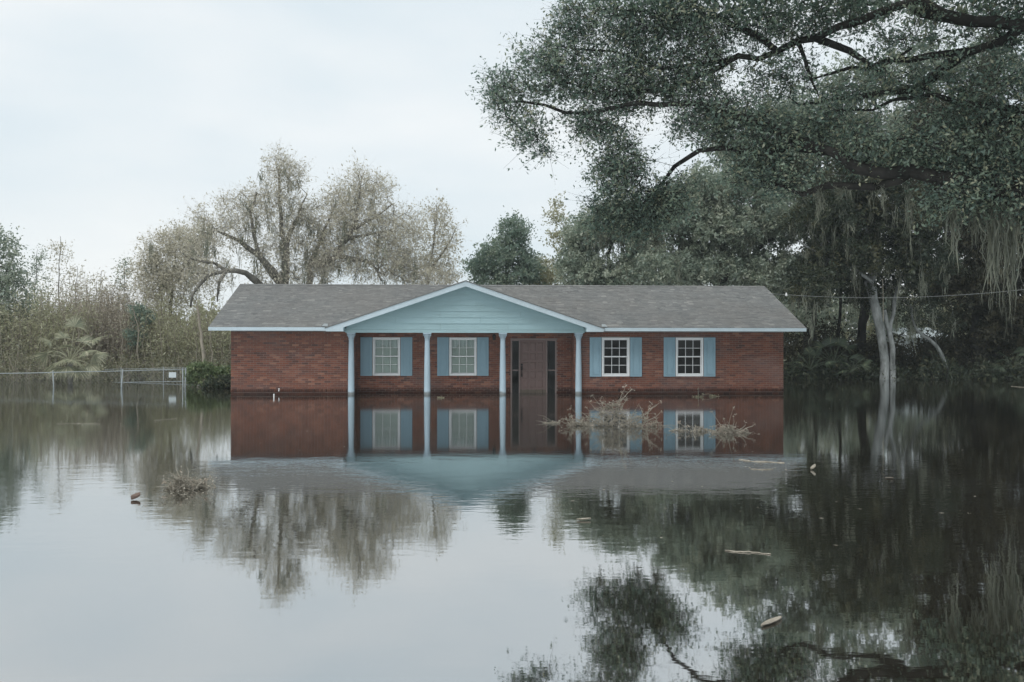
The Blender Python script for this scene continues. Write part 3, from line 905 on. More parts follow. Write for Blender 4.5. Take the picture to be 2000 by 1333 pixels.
class Skeleton:
    def __init__(self, r):
        self.p, self.par, self.rmin, self.r = [], [], [], r
    def chain(self, pts, r0, r1, step=0.5, wob=0.04, attach=True):
        """adds a limb along pts; its first point is joined to the nearest node there already"""
        q = catmull(pts, step)
        parent = -1
        if self.p and attach:
            d = np.linalg.norm(np.array(self.p) - q[0], axis=1)
            parent = int(d.argmin())
            if d[parent] < step * 0.7: q = q[1:]
        n = len(q)
        for i, a in enumerate(q):
            t = i / max(1, n - 1)
            w = self.r.normal(0, wob, 3) if 0 < i < n - 1 else 0
            self.p.append(a + w); self.par.append(parent); self.rmin.append(r0 + (r1 - r0) * t)
            parent = len(self.p) - 1
    def reach(self, targets, step=0.45, droop=0.12, wob=0.10, tip=0.006):
        base = np.array(self.p)
        order = np.argsort([np.linalg.norm(base - t, axis=1).min() for t in targets])
        cap_ = len(self.p) + len(targets) * 40
        buf = np.zeros((cap_, 3)); buf[:len(self.p)] = base
        ends = []
        for ti in order:
            t = targets[ti]
            n = len(self.p)
            d = np.linalg.norm(buf[:n] - t, axis=1)
            i = int(d.argmin())
            a = buf[i]
            L = d[i]
            k = max(1, int(L / step))
            pr_ = self.par[i]
            d0 = (a - buf[pr_]) if pr_ >= 0 else np.array((0, 0, 1.0))
            d0 = d0 / (np.linalg.norm(d0) + 1e-9)
            c = a + d0 * L * 0.35 + self.r.normal(0, wob, 3) * L + np.array((0, 0, droop * L))
            parent = i
            for j in range(1, k + 1):
                u = j / k
                q = (1 - u) ** 2 * a + 2 * u * (1 - u) * c + u * u * t
                if j < k: q = q + self.r.normal(0, wob * 0.25 * step, 3)
                buf[len(self.p)] = q
                self.p.append(q); self.par.append(parent); self.rmin.append(tip)
                parent = len(self.p) - 1
            ends.append(parent)
        return ends
    def radii(self, k=0.0075, e=0.45):
        n = len(self.p)
        cnt = np.zeros(n)
        kids = np.zeros(n, int)
        for i in range(n):
            if self.par[i] >= 0: kids[self.par[i]] += 1
        for i in range(n - 1, -1, -1):
            if kids[i] == 0: cnt[i] = 1
            if self.par[i] >= 0: cnt[self.par[i]] += cnt[i]
        return np.maximum(np.array(self.rmin), k * cnt ** e), cnt
    def mesh(self, k=0.0075, e=0.45, thin=0.0):
        rad, cnt = self.radii(k, e)
        n = len(self.p)
        kids = [[] for _ in range(n)]
        for i in range(n):
            if self.par[i] >= 0: kids[self.par[i]].append(i)
        mb = MB()
        starts = [i for i in range(n) if self.par[i] < 0]
        stack = [(s, -1) for s in starts]
        while stack:
            i, par = stack.pop()
            chain = [par] if par >= 0 else []
            cur = i
            while True:
                chain.append(cur)
                ks = kids[cur]
                if not ks: break
                ks = sorted(ks, key=lambda q: -(rad[q] + 1e-4 * cnt[q]))
                for o in ks[1:]: stack.append((o, cur))
                cur = ks[0]
            if len(chain) < 2: continue
            rr = [rad[c] for c in chain]
            if par >= 0: rr[0] = min(rr[0], rr[1] * 1.25)
            if max(rr) > 0.05: rr = [q * self.r.uniform(0.86, 1.14) for q in rr]
            if max(rr) < thin: continue
            sides = 10 if max(rr) > 0.12 else (6 if max(rr) > 0.04 else 3)
            if not np.isfinite(rr).all(): continue
            mb.tube([self.p[c] for c in chain], rr, sides)
        return mb

def leaves(centers, sizes, r, aspect=0.45, tint=None, up=0.3, hang=0.0):
    """four-cornered folded leaves: arrays (verts, quads, tint)"""
    n = len(centers)
    d = r.normal(0, 1, (n, 3)); d[:, 2] -= hang
    d /= np.linalg.norm(d, axis=1)[:, None]
    nn = r.normal(0, 1, (n, 3)); nn[:, 2] += up * 2
    s = np.cross(d, nn); s /= np.linalg.norm(s, axis=1)[:, None] + 1e-9
    nn = np.cross(s, d)
    L = sizes[:, None]
    a = centers - d * L * 0.5
    b = centers + d * L * 0.5
    m1 = centers + s * L * aspect * 0.5 + nn * L * 0.10
    m2 = centers - s * L * aspect * 0.5 + nn * L * 0.10
    v = np.stack((a, m1, b, m2), 1).reshape(-1, 3)
    f = np.arange(4 * n, dtype=np.int32).reshape(n, 4)
    if tint is None: tint = np.clip(r.normal(0.5, 0.22, n), 0, 1)
    return v, f, np.repeat(tint, 4)

def clump_leaves(targets, r, per, spread, size, aspect=0.45, up=0.3, hang=0.0, flat=0.7, center=None, twig=None, tr=0.004):
    """leaves set along short sprays that leave each clump point; with twig (an MB) the spray stems are built too"""
    tg = np.asarray(targets)
    n = len(tg)
    k = 5
    base = np.repeat(tg, k, 0)
    c = tg.mean(0) if center is None else center
    out = tg - c; out /= np.linalg.norm(out, axis=1)[:, None] + 1e-9
    d = r.normal(0, 1, (n * k, 3)) + np.repeat(out, k, 0) * 0.5
    d[:, 2] = d[:, 2] * flat - hang
    d /= np.linalg.norm(d, axis=1)[:, None]
    ln = spread * 2.0 * r.uniform(0.45, 1.25, n * k)
    if twig is not None:
        for i in range(n * k):
            twig.tube([base[i], base[i] + d[i] * ln[i]], [tr, tr * 0.4], 3)
    cnt = np.maximum(1, r.poisson(per / k, n * k))
    idx = np.repeat(np.arange(n * k), cnt)
    u = r.uniform(0.05, 1.0, len(idx)) ** 0.8
    q = base[idx] + d[idx] * (ln[idx] * u)[:, None] + r.normal(0, 1, (len(idx), 3)) * (spread * 0.22)
    q[:, 2] -= 0.10 * spread * u * u
    ct = np.clip(r.normal(0.45, 0.27, n), 0, 1)
    t = np.clip(ct[idx // k] + r.normal(0, 0.16, len(idx)), 0, 1)
    sz = size * r.uniform(0.6, 1.35, len(idx))
    return leaves(q, sz, r, aspect, t, up, hang)

def ell(px, py, Y, rx, ry, rd, n, r, shell=2.2):
    """n random points in an ellipsoid given by its place and size in the view at distance Y"""
    c = P(px, py, Y)
    d = r.normal(0, 1, (n, 3)); d /= np.linalg.norm(d, axis=1)[:, None]
    q = d * (r.uniform(0, 1, n) ** (1 / shell))[:, None]
    s = Y / FPX
    return c + q * np.array((rx * s, rd, ry * s))

def strands(anchors, r, per, length, width, spread, seg=6):
    """hanging moss: wavering tapered threads of uneven length that start at different heights"""
    vs, fs, ts = [], [], []
    b = 0
    for a in anchors:
        base_l = length * r.uniform(0.45, 1.2)
        for k in range(max(3, r.poisson(per * 1.7))):
            off = r.normal(0, 1, 3) * np.array((spread, spread, 0))
            fall = math.exp(-(off[0] ** 2 + off[1] ** 2) / (2.2 * spread * spread + 1e-6))
            L = base_l * (0.25 + 0.75 * fall) * r.uniform(0.35, 1.05)
            p = np.array(a) + off * 0.8 - np.array((0, 0, base_l * r.uniform(0, 0.35)))
            w0 = width * r.uniform(0.35, 1.2)
            t = float(np.clip(r.normal(0.45, 0.25), 0, 1))
            ang = r.uniform(0, math.pi)
            for i in range(seg + 1):
                f = i / seg
                ang += r.normal(0, 0.5)
                u = np.array((math.cos(ang), math.sin(ang), 0))
                w = w0 * (0.25 + 0.9 * math.sin(min(1.0, f * 0.9 + 0.12) * math.pi)) * (1.0 if f < 0.95 else 0.25)
                vs += [p - u * w, p + u * w]
                ts += [t, t]
                p = p + np.array((r.normal(-off[0] * 0.10, 0.034), r.normal(-off[1] * 0.10, 0.034), -L / seg))
            fs += [(b + 2 * i, b + 2 * i + 1, b + 2 * i + 3, b + 2 * i + 2) for i in range(seg)]
            b += 2 * (seg + 1)
    return np.array(vs, np.float32), np.array(fs, np.int32), np.array(ts, np.float32)

def ground_at(x, y): return float(ground_height(np.array(x), np.array(y)))

def tree(name, label, cat, seed, base, limbs, blobs, leafmat, barkmat, per, spread, size, trunk_r=0.3, group=None, moss=0, moss_len=1.4,
         aspect=0.45, hang=0.0, rk=0.0075, droop=0.12, tips=True, step=0.5, mossmat='moss', twigs=False, many=1.0):
    r = np.random.default_rng(seed)
    root = empty(name, base, label, cat, group)
    sk = Skeleton(r)
    first = True
    for pts, r0, r1 in limbs:
        sk.chain(pts, r0, r1, step, attach=not first); first = False
    tg = np.concatenate([ell(*b[:6], int(b[6] * many), r) for b in blobs])
    sk.reach(list(tg), step, droop)
    n_guided = len(sk.p)
    sk.mesh(rk).build('trunk', M[barkmat], root, smooth=True)
    tw = MB() if twigs else None
    v, f, t = clump_leaves(tg, r, per, spread, size, aspect, hang=hang, twig=tw, flat=1.0 if twigs else 0.7)
    if twigs: tag(tw.build('twigs', M['twig_pale'], root), kind='stuff')
    link_mesh('crown', v, f, t, M[leafmat], root)
    if moss:
        ps = np.array(sk.p)
        hi = ps[ps[:, 2] > ps[:, 2].min() + 0.35 * (ps[:, 2].max() - ps[:, 2].min())]
        an = hi[r.integers(0, len(hi), moss)]
        v, f, t = strands(an, r, 9, moss_len, 0.018, 0.13)
        tag(link_mesh('hanging_moss', v, f, t, M[mossmat], root), kind='stuff')
    return root, sk, tg

def trunk_to(px_base, Y, pts):
    """polyline from the ground at (px_base, Y) through view points (px, py[, Y])"""
    x = XP(px_base, Y)
    out = [np.array((x, Y, ground_at(x, Y) - 0.15))]
    for q in pts: out.append(P(q[0], q[1], q[2] if len(q) > 2 else Y))
    return out
def path(pts, Y=None): return [P(q[0], q[1], q[2] if len(q) > 2 else Y) for q in pts]
def gbase(px, Y):
    x = XP(px, Y); return (x, Y, ground_at(x, Y))

# ------------------------------------------------------------------ trees behind the house, pale ones on the open side
tree('moss_oak', 'pale thin-leaved oak with dark sprawling limbs rising behind the left roof end', 'tree', 11, gbase(556, 52),
     [(trunk_to(556, 52, [(558, 620), (557, 553), (557, 505), (558, 480), (551, 457), (548, 420), (545, 370), (543, 330)]), 0.42, 0.03),
      (path([(557, 560), (530, 532, 51.8), (506, 499, 51.5), (485, 484, 51.2), (467, 472, 51), (449, 463, 51), (425, 452, 50.5)], 52), 0.24, 0.05),
      (path([(550, 600), (515, 565, 51.5), (494, 548, 51), (479, 532, 50.5), (440, 529, 50), (422, 517, 50), (395, 511, 49.5), (372, 505, 49)], 52), 0.20, 0.05),
      (path([(440, 529, 50), (410, 537, 49.6), (392, 552, 49.5), (377, 575, 49.5), (372, 600, 49.5)], 50), 0.10, 0.04),
      (path([(434, 531, 50), (428, 552, 49.6), (424, 590, 49.5)], 50), 0.08, 0.03),
      (path([(557, 470), (575, 440, 52.5), (590, 405, 53), (600, 380, 53)], 52), 0.12, 0.03),
      (path([(506, 499, 51.5), (495, 455, 51.5), (490, 415, 51.5), (500, 375, 51.5)], 52), 0.10, 0.03)],
     [(545, 350, 52, 38, 48, 1.6, 60), (545, 410, 52, 62, 45, 2.2, 110), (485, 410, 51.5, 50, 45, 1.8, 75), (430, 450, 50.5, 55, 42, 1.8, 75),
      (600, 430, 52.5, 45, 55, 1.8, 90), (540, 480, 52, 80, 45, 2.2, 130), (410, 530, 50, 55, 40, 1.4, 70), (560, 535, 52, 80, 25, 2, 80), (560, 330, 52, 25, 25, 0.8, 20), (543, 308, 52, 9, 24, 0.4, 10), (585, 345, 52.5, 20, 22, 0.7, 12), (450, 405, 51, 30, 25, 1.0, 14), (395, 430, 50.5, 25, 25, 0.9, 12), (370, 480, 50, 25, 35, 1.0, 22), (620, 490, 52.5, 30, 50, 1.6, 45)],
     'leaf_khaki', 'bark_grey', 9, 0.44, 0.15, moss=70, moss_len=1.7, rk=0.008, twigs=True, many=1.35, aspect=0.35)
tree('spreading_oak', 'broad pale khaki oak with curved limbs behind the roof left of the gable', 'tree', 12, gbase(604, 53),
     [(trunk_to(604, 53, [(604, 600), (605, 540), (606, 518), (617, 490), (626, 466), (640, 430), (655, 400)]), 0.34, 0.04),
      (path([(606, 520), (638, 511, 52.6), (659, 499, 52.3), (662, 484, 52.2), (680, 469, 52), (716, 460, 52), (750, 452, 52)], 53), 0.19, 0.04),
      (path([(659, 503, 52.3), (689, 506, 52), (725, 511, 52), (737, 529, 52), (745, 550, 52)], 53), 0.10, 0.04),
      (path([(668, 474, 52.2), (677, 460, 52), (695, 448, 52), (737, 421, 52), (765, 400, 52)], 53), 0.11, 0.03),
      (path([(695, 448, 52), (698, 410, 52), (703, 370, 52), (706, 345, 52)], 52), 0.08, 0.02)],
     [(705, 375, 52.5, 58, 36, 1.8, 90), (715, 430, 52.5, 75, 52, 2.2, 190), (760, 470, 52.5, 42, 50, 2, 110), (665, 470, 53, 45, 60, 2, 90), (700, 510, 52.5, 95, 45, 2.2, 180),
      (790, 520, 52.5, 50, 35, 2, 90), (660, 400, 53, 30, 35, 1.5, 35), (703, 338, 52, 12, 20, 0.4, 9), (745, 370, 52.5, 22, 22, 0.8, 14), (800, 450, 52.5, 34, 48, 1.6, 45), (835, 545, 52.5, 60, 22, 2, 55), (630, 520, 53, 35, 35, 1.6, 45)],
     'leaf_khaki', 'bark_grey', 12, 0.46, 0.15, moss=45, moss_len=1.6, rk=0.007, twigs=True, many=1.35, aspect=0.35)
tree('open_crowned_tree', 'small airy khaki tree with open crown just left of the dark green tree', 'tree', 13, gbase(830, 55),
     [(trunk_to(830, 55, [(832, 600), (835, 540), (842, 500), (850, 450), (853, 405)]), 0.16, 0.02),
      (path([(836, 530), (860, 500), (880, 470), (890, 445)], 55), 0.07, 0.02)],
     [(855, 430, 55, 26, 45, 1.2, 45), (868, 475, 55, 34, 45, 1.4, 60), (835, 510, 55, 45, 40, 1.6, 70), (820, 455, 55, 22, 25, 1, 20), (870, 530, 55, 40, 25, 1.5, 50)],
     'leaf_khaki', 'bark_grey', 13, 0.40, 0.15, rk=0.006, twigs=True, many=1.2)
tree('scrub_oak', 'olive scrub tree left of the mossy oak above the brown thicket', 'tree', 14, gbase(330, 56),
     [(trunk_to(330, 56, [(332, 680), (335, 600), (338, 540), (345, 480)]), 0.16, 0.03),
      (path([(335, 580), (310, 540), (298, 500)], 56), 0.08, 0.02), (path([(336, 560), (360, 520), (375, 480)], 56), 0.08, 0.02)],
     [(340, 475, 56, 50, 30, 1.5, 70), (310, 510, 56, 35, 40, 1.5, 70), (370, 520, 56, 40, 50, 1.8, 80), (335, 560, 56, 60, 45, 2, 110), (395, 470, 55, 36, 40, 1.5, 45), (290, 545, 56, 40, 40, 1.6, 50)],
     'leaf_khaki', 'bark_grey', 20, 0.42, 0.15, moss=25, rk=0.006, twigs=True, many=1.3)
tree('edge_oak', 'grey green oak cut by the left edge of the view', 'tree', 15, gbase(-45, 52),
     [(trunk_to(-45, 52, [(-42, 640), (-38, 560), (-25, 500), (-5, 460)]), 0.25, 0.03), (path([(-35, 540), (0, 520), (25, 510)], 52), 0.09, 0.02)],
     [(-5, 480, 52, 32, 30, 1.5, 50), (10, 545, 52, 38, 30, 1.8, 80), (-40, 520, 52, 50, 70, 2, 120), (20, 590, 52, 40, 40, 1.8, 70), (-40, 620, 52, 60, 70, 2, 120)],
     'leaf_greygreen', 'bark_grey', 22, 0.38, 0.17, moss=15)
for i, (px, top, lab, n) in enumerate(((72, 488, 'feathery grey green sapling poking above the thicket beside the edge oak', 34), (117, 462, 'tallest thin bare sapling, rising above the thicket just left of the palm', 22),
                                       (150, 520, 'short bare sapling directly above the palm', 18), (243, 505, 'slender sapling with tufted top above the brown thicket', 32), (197, 530, 'lone twiggy sapling between palm and tufted sapling', 20))):
    tree('sapling', lab, 'tree', 30 + i, gbase(px, 58),
         [(trunk_to(px, 58, [(px + 2, 650), (px - 2, 580), (px + 1, top)]), 0.06, 0.012)],
         [(px, top + 25, 58, 16, 28, 0.8, n), (px, top + 65, 58, 26, 34, 1.0, n)], 'leaf_greygreen' if i in (0, 3) else 'leaf_khaki', 'bark_grey', 9, 0.28, 0.14, rk=0.006)
tree('young_evergreen', 'small dark green leafy tree standing against the brown thicket', 'tree', 36, gbase(270, 50),
     [(trunk_to(270, 50, [(271, 700), (270, 660), (274, 595)]), 0.07, 0.015)],
     [(274, 615, 50, 18, 28, 0.6, 45), (268, 655, 50, 20, 26, 0.7, 40)], 'leaf_teal', 'bark_tan', 34, 0.20, 0.12)
# slim trunks by the corner of the fence
for lab, pts, r0 in (('pale leaning bare trunk behind the vine-covered fence', [(399, 718), (396, 680), (391, 640), (386, 605)], 0.11),
                     ('thin crooked pale stem left of the leaning bare trunk', [(385, 722), (384, 700), (385, 675)], 0.035),
                     ('thin pale stem curving close to the house corner', [(413, 716), (414, 690), (409, 670), (411, 645)], 0.04),
                     ('straight grey stem rising in front of the small evergreen', [(272, 715), (268, 690), (270, 650), (262, 610)], 0.05),
                     ('slim tan stem slanting through the brown thicket', [(238, 655), (234, 625), (226, 600)], 0.04)):
    Y = 46.0 if r0 != 0.04 or pts[0][0] > 400 else 49.0
    if pts[0][0] < 300: Y = 49.0
    root = empty('bare_trunk', gbase(pts[0][0], Y), lab, 'tree trunk', None)
    sk = Skeleton(np.random.default_rng(int(pts[0][0])))
    sk.chain(trunk_to(pts[0][0], Y, pts), r0, r0 * 0.45, 0.3, 0.015)
    r_ = np.random.default_rng(3)
    top = sk.p[-1]
    sk.reach([top + np.array((r_.normal(0, 0.35), r_.normal(0, 0.35), r_.uniform(0.2, 1.1))) for _ in range(5)], 0.3, 0.0, 0.12, 0.008)
    sk.mesh(0.006).build('trunk', M['bark_tan'], root, smooth=True)

# ------------------------------------------------------------------ trees right of the gable
tree('dark_green_tree', 'rounded dark green tree right behind the porch gable peak', 'tree', 41, gbase(985, 58),
     [(trunk_to(985, 58, [(985, 600), (988, 540), (992, 500), (1005, 450)]), 0.22, 0.03), (path([(987, 550), (960, 520), (940, 500)], 58), 0.09, 0.02)],
     [(1003, 455, 58, 32, 28, 1.3, 70), (985, 500, 58, 48, 34, 1.8, 120), (940, 520, 58, 26, 30, 1.3, 60), (985, 550, 58, 75, 35, 2, 150), (1030, 520, 58, 24, 30, 1.3, 50)],
     'leaf_teal', 'bark_dark', 44, 0.36, 0.17)
tree('yellowing_bush_tree', 'low pale yellowish tree between the dark green tree and the oaks', 'tree', 42, gbase(1070, 60),
     [(trunk_to(1070, 60, [(1070, 620), (1068, 560), (1070, 520)]), 0.12, 0.02), (path([(1069, 570), (1095, 500), (1100, 440)], 60), 0.06, 0.012)],
     [(1065, 535, 60, 36, 32, 1.5, 80), (1095, 470, 60, 22, 45, 1.2, 22), (1090, 420, 60, 18, 28, 0.9, 10)],
     'leaf_olive', 'bark_grey', 44, 0.36, 0.18)
tree('round_oak', 'grey green round oak above the right half of the porch roof', 'tree', 43, gbase(1185, 54),
     [(trunk_to(1185, 54, [(1185, 620), (1187, 560), (1190, 500), (1195, 440)]), 0.3, 0.04), (path([(1186, 560), (1145, 510), (1125, 470)], 54), 0.12, 0.03), (path([(1187, 560), (1230, 510), (1260, 470)], 54), 0.12, 0.03)],
     [(1150, 460, 54, 48, 45, 1.8, 110), (1210, 430, 54, 55, 45, 2, 120), (1250, 490, 54, 50, 45, 2, 110), (1135, 520, 54, 42, 40, 1.8, 100), (1200, 540, 54, 110, 35, 2.2, 170)],
     'leaf_greygreen', 'bark_dark', 64, 0.38, 0.18, moss=120, moss_len=1.3)
tree('broad_grey_oak', 'wide soft grey green oak with hanging moss above the right roof', 'tree', 44, gbase(1410, 51),
     [(trunk_to(1410, 51, [(1408, 640), (1405, 560), (1408, 500), (1415, 440), (1425, 390)]), 0.42, 0.05), (path([(1406, 560), (1350, 510), (1310, 450), (1300, 400)], 51), 0.17, 0.04),
      (path([(1407, 550), (1470, 500), (1510, 450), (1530, 410)], 51), 0.17, 0.04), (path([(1500, 470), (1560, 470), (1600, 500)], 50.5), 0.10, 0.03)],
     [(1400, 370, 51, 85, 40, 2.2, 190), (1320, 420, 51, 60, 50, 2, 160), (1410, 450, 51, 95, 50, 2.4, 250), (1510, 430, 51, 60, 55, 2.2, 170), (1340, 520, 51, 90, 45, 2.2, 220), (1480, 530, 51, 100, 45, 2.4, 240), (1590, 520, 50.5, 50, 50, 2, 110)],
     'leaf_greygreen', 'bark_dark', 64, 0.38, 0.18, moss=200, moss_len=1.5)
# pale twin-trunk oak at the water's edge
YT = 47.0
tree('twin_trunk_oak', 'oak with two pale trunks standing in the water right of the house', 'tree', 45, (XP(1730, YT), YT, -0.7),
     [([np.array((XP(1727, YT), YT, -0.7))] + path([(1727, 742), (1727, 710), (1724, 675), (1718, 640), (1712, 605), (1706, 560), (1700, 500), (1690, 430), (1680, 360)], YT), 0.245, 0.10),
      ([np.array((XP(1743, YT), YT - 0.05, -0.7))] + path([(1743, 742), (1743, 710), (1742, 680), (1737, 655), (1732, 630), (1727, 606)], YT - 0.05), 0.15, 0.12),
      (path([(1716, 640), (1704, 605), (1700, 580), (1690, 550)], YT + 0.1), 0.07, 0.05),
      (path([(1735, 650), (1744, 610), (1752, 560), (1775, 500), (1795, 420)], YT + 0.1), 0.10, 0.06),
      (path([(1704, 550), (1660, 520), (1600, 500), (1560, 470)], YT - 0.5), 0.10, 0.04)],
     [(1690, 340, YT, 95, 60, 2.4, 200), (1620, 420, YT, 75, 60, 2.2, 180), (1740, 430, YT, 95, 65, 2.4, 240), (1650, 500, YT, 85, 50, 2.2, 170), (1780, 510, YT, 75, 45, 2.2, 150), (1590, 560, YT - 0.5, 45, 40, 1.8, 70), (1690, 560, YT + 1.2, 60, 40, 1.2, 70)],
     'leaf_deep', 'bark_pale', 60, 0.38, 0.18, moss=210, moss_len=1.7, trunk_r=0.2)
root, sk, tg = tree('leaning_pale_tree', 'pale curved trunk leaning left out of the water near the right edge', 'tree', 46, (XP(1851, 47.5), 47.5, -0.7),
     [([np.array((XP(1851, 47.5), 47.5, -0.7))] + path([(1851, 742), (1847, 715), (1838, 692), (1828, 675), (1814, 662), (1800, 655), (1788, 640), (1780, 600)], 47.5), 0.12, 0.05)],
     [(1780, 600, 48, 45, 40, 1.3, 60), (1830, 620, 48.5, 45, 40, 1.3, 60)], 'leaf_deep', 'bark_pale', 40, 0.34, 0.11, moss=20)
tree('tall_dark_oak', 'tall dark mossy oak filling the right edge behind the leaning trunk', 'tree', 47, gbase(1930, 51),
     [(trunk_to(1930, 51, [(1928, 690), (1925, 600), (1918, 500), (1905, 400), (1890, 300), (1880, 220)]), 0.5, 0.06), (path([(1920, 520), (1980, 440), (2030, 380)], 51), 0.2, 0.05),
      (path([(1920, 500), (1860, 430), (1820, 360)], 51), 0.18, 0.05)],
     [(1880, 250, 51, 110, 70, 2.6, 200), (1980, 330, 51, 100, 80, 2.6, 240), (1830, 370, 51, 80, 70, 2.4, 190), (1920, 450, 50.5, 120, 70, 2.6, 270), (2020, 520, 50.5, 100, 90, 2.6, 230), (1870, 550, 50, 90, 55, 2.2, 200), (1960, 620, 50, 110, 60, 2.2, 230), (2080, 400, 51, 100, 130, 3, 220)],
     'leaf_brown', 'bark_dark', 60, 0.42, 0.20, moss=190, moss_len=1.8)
tree('backing_oak', 'hazy olive oak seen between limbs behind the twin-trunk oak', 'tree', 48, gbase(1580, 62),
     [(trunk_to(1580, 62, [(1580, 640), (1585, 540), (1590, 440), (1600, 340), (1610, 260)]), 0.4, 0.05), (path([(1587, 480), (1520, 400), (1490, 330)], 62), 0.17, 0.04), (path([(1590, 440), (1670, 360), (1720, 280)], 62), 0.17, 0.04)],
     [(1610, 260, 62, 90, 50, 3, 140), (1520, 330, 62, 70, 50, 3, 130), (1710, 280, 62, 90, 60, 3, 150), (1440, 300, 62, 60, 40, 2.5, 70), (1540, 230, 62, 80, 45, 2.5, 80), (1660, 170, 62, 90, 45, 3, 70), (1790, 140, 63, 90, 50, 3, 70), (1920, 130, 63, 100, 60, 3, 110), (1600, 380, 62, 110, 60, 3, 180), (1800, 240, 63, 90, 60, 3, 120), (1700, 600, 62, 160, 60, 3, 150), (1550, 600, 62, 60, 80, 3, 90)],
     'leaf_greygreen', 'bark_dark', 56, 0.5, 0.24)

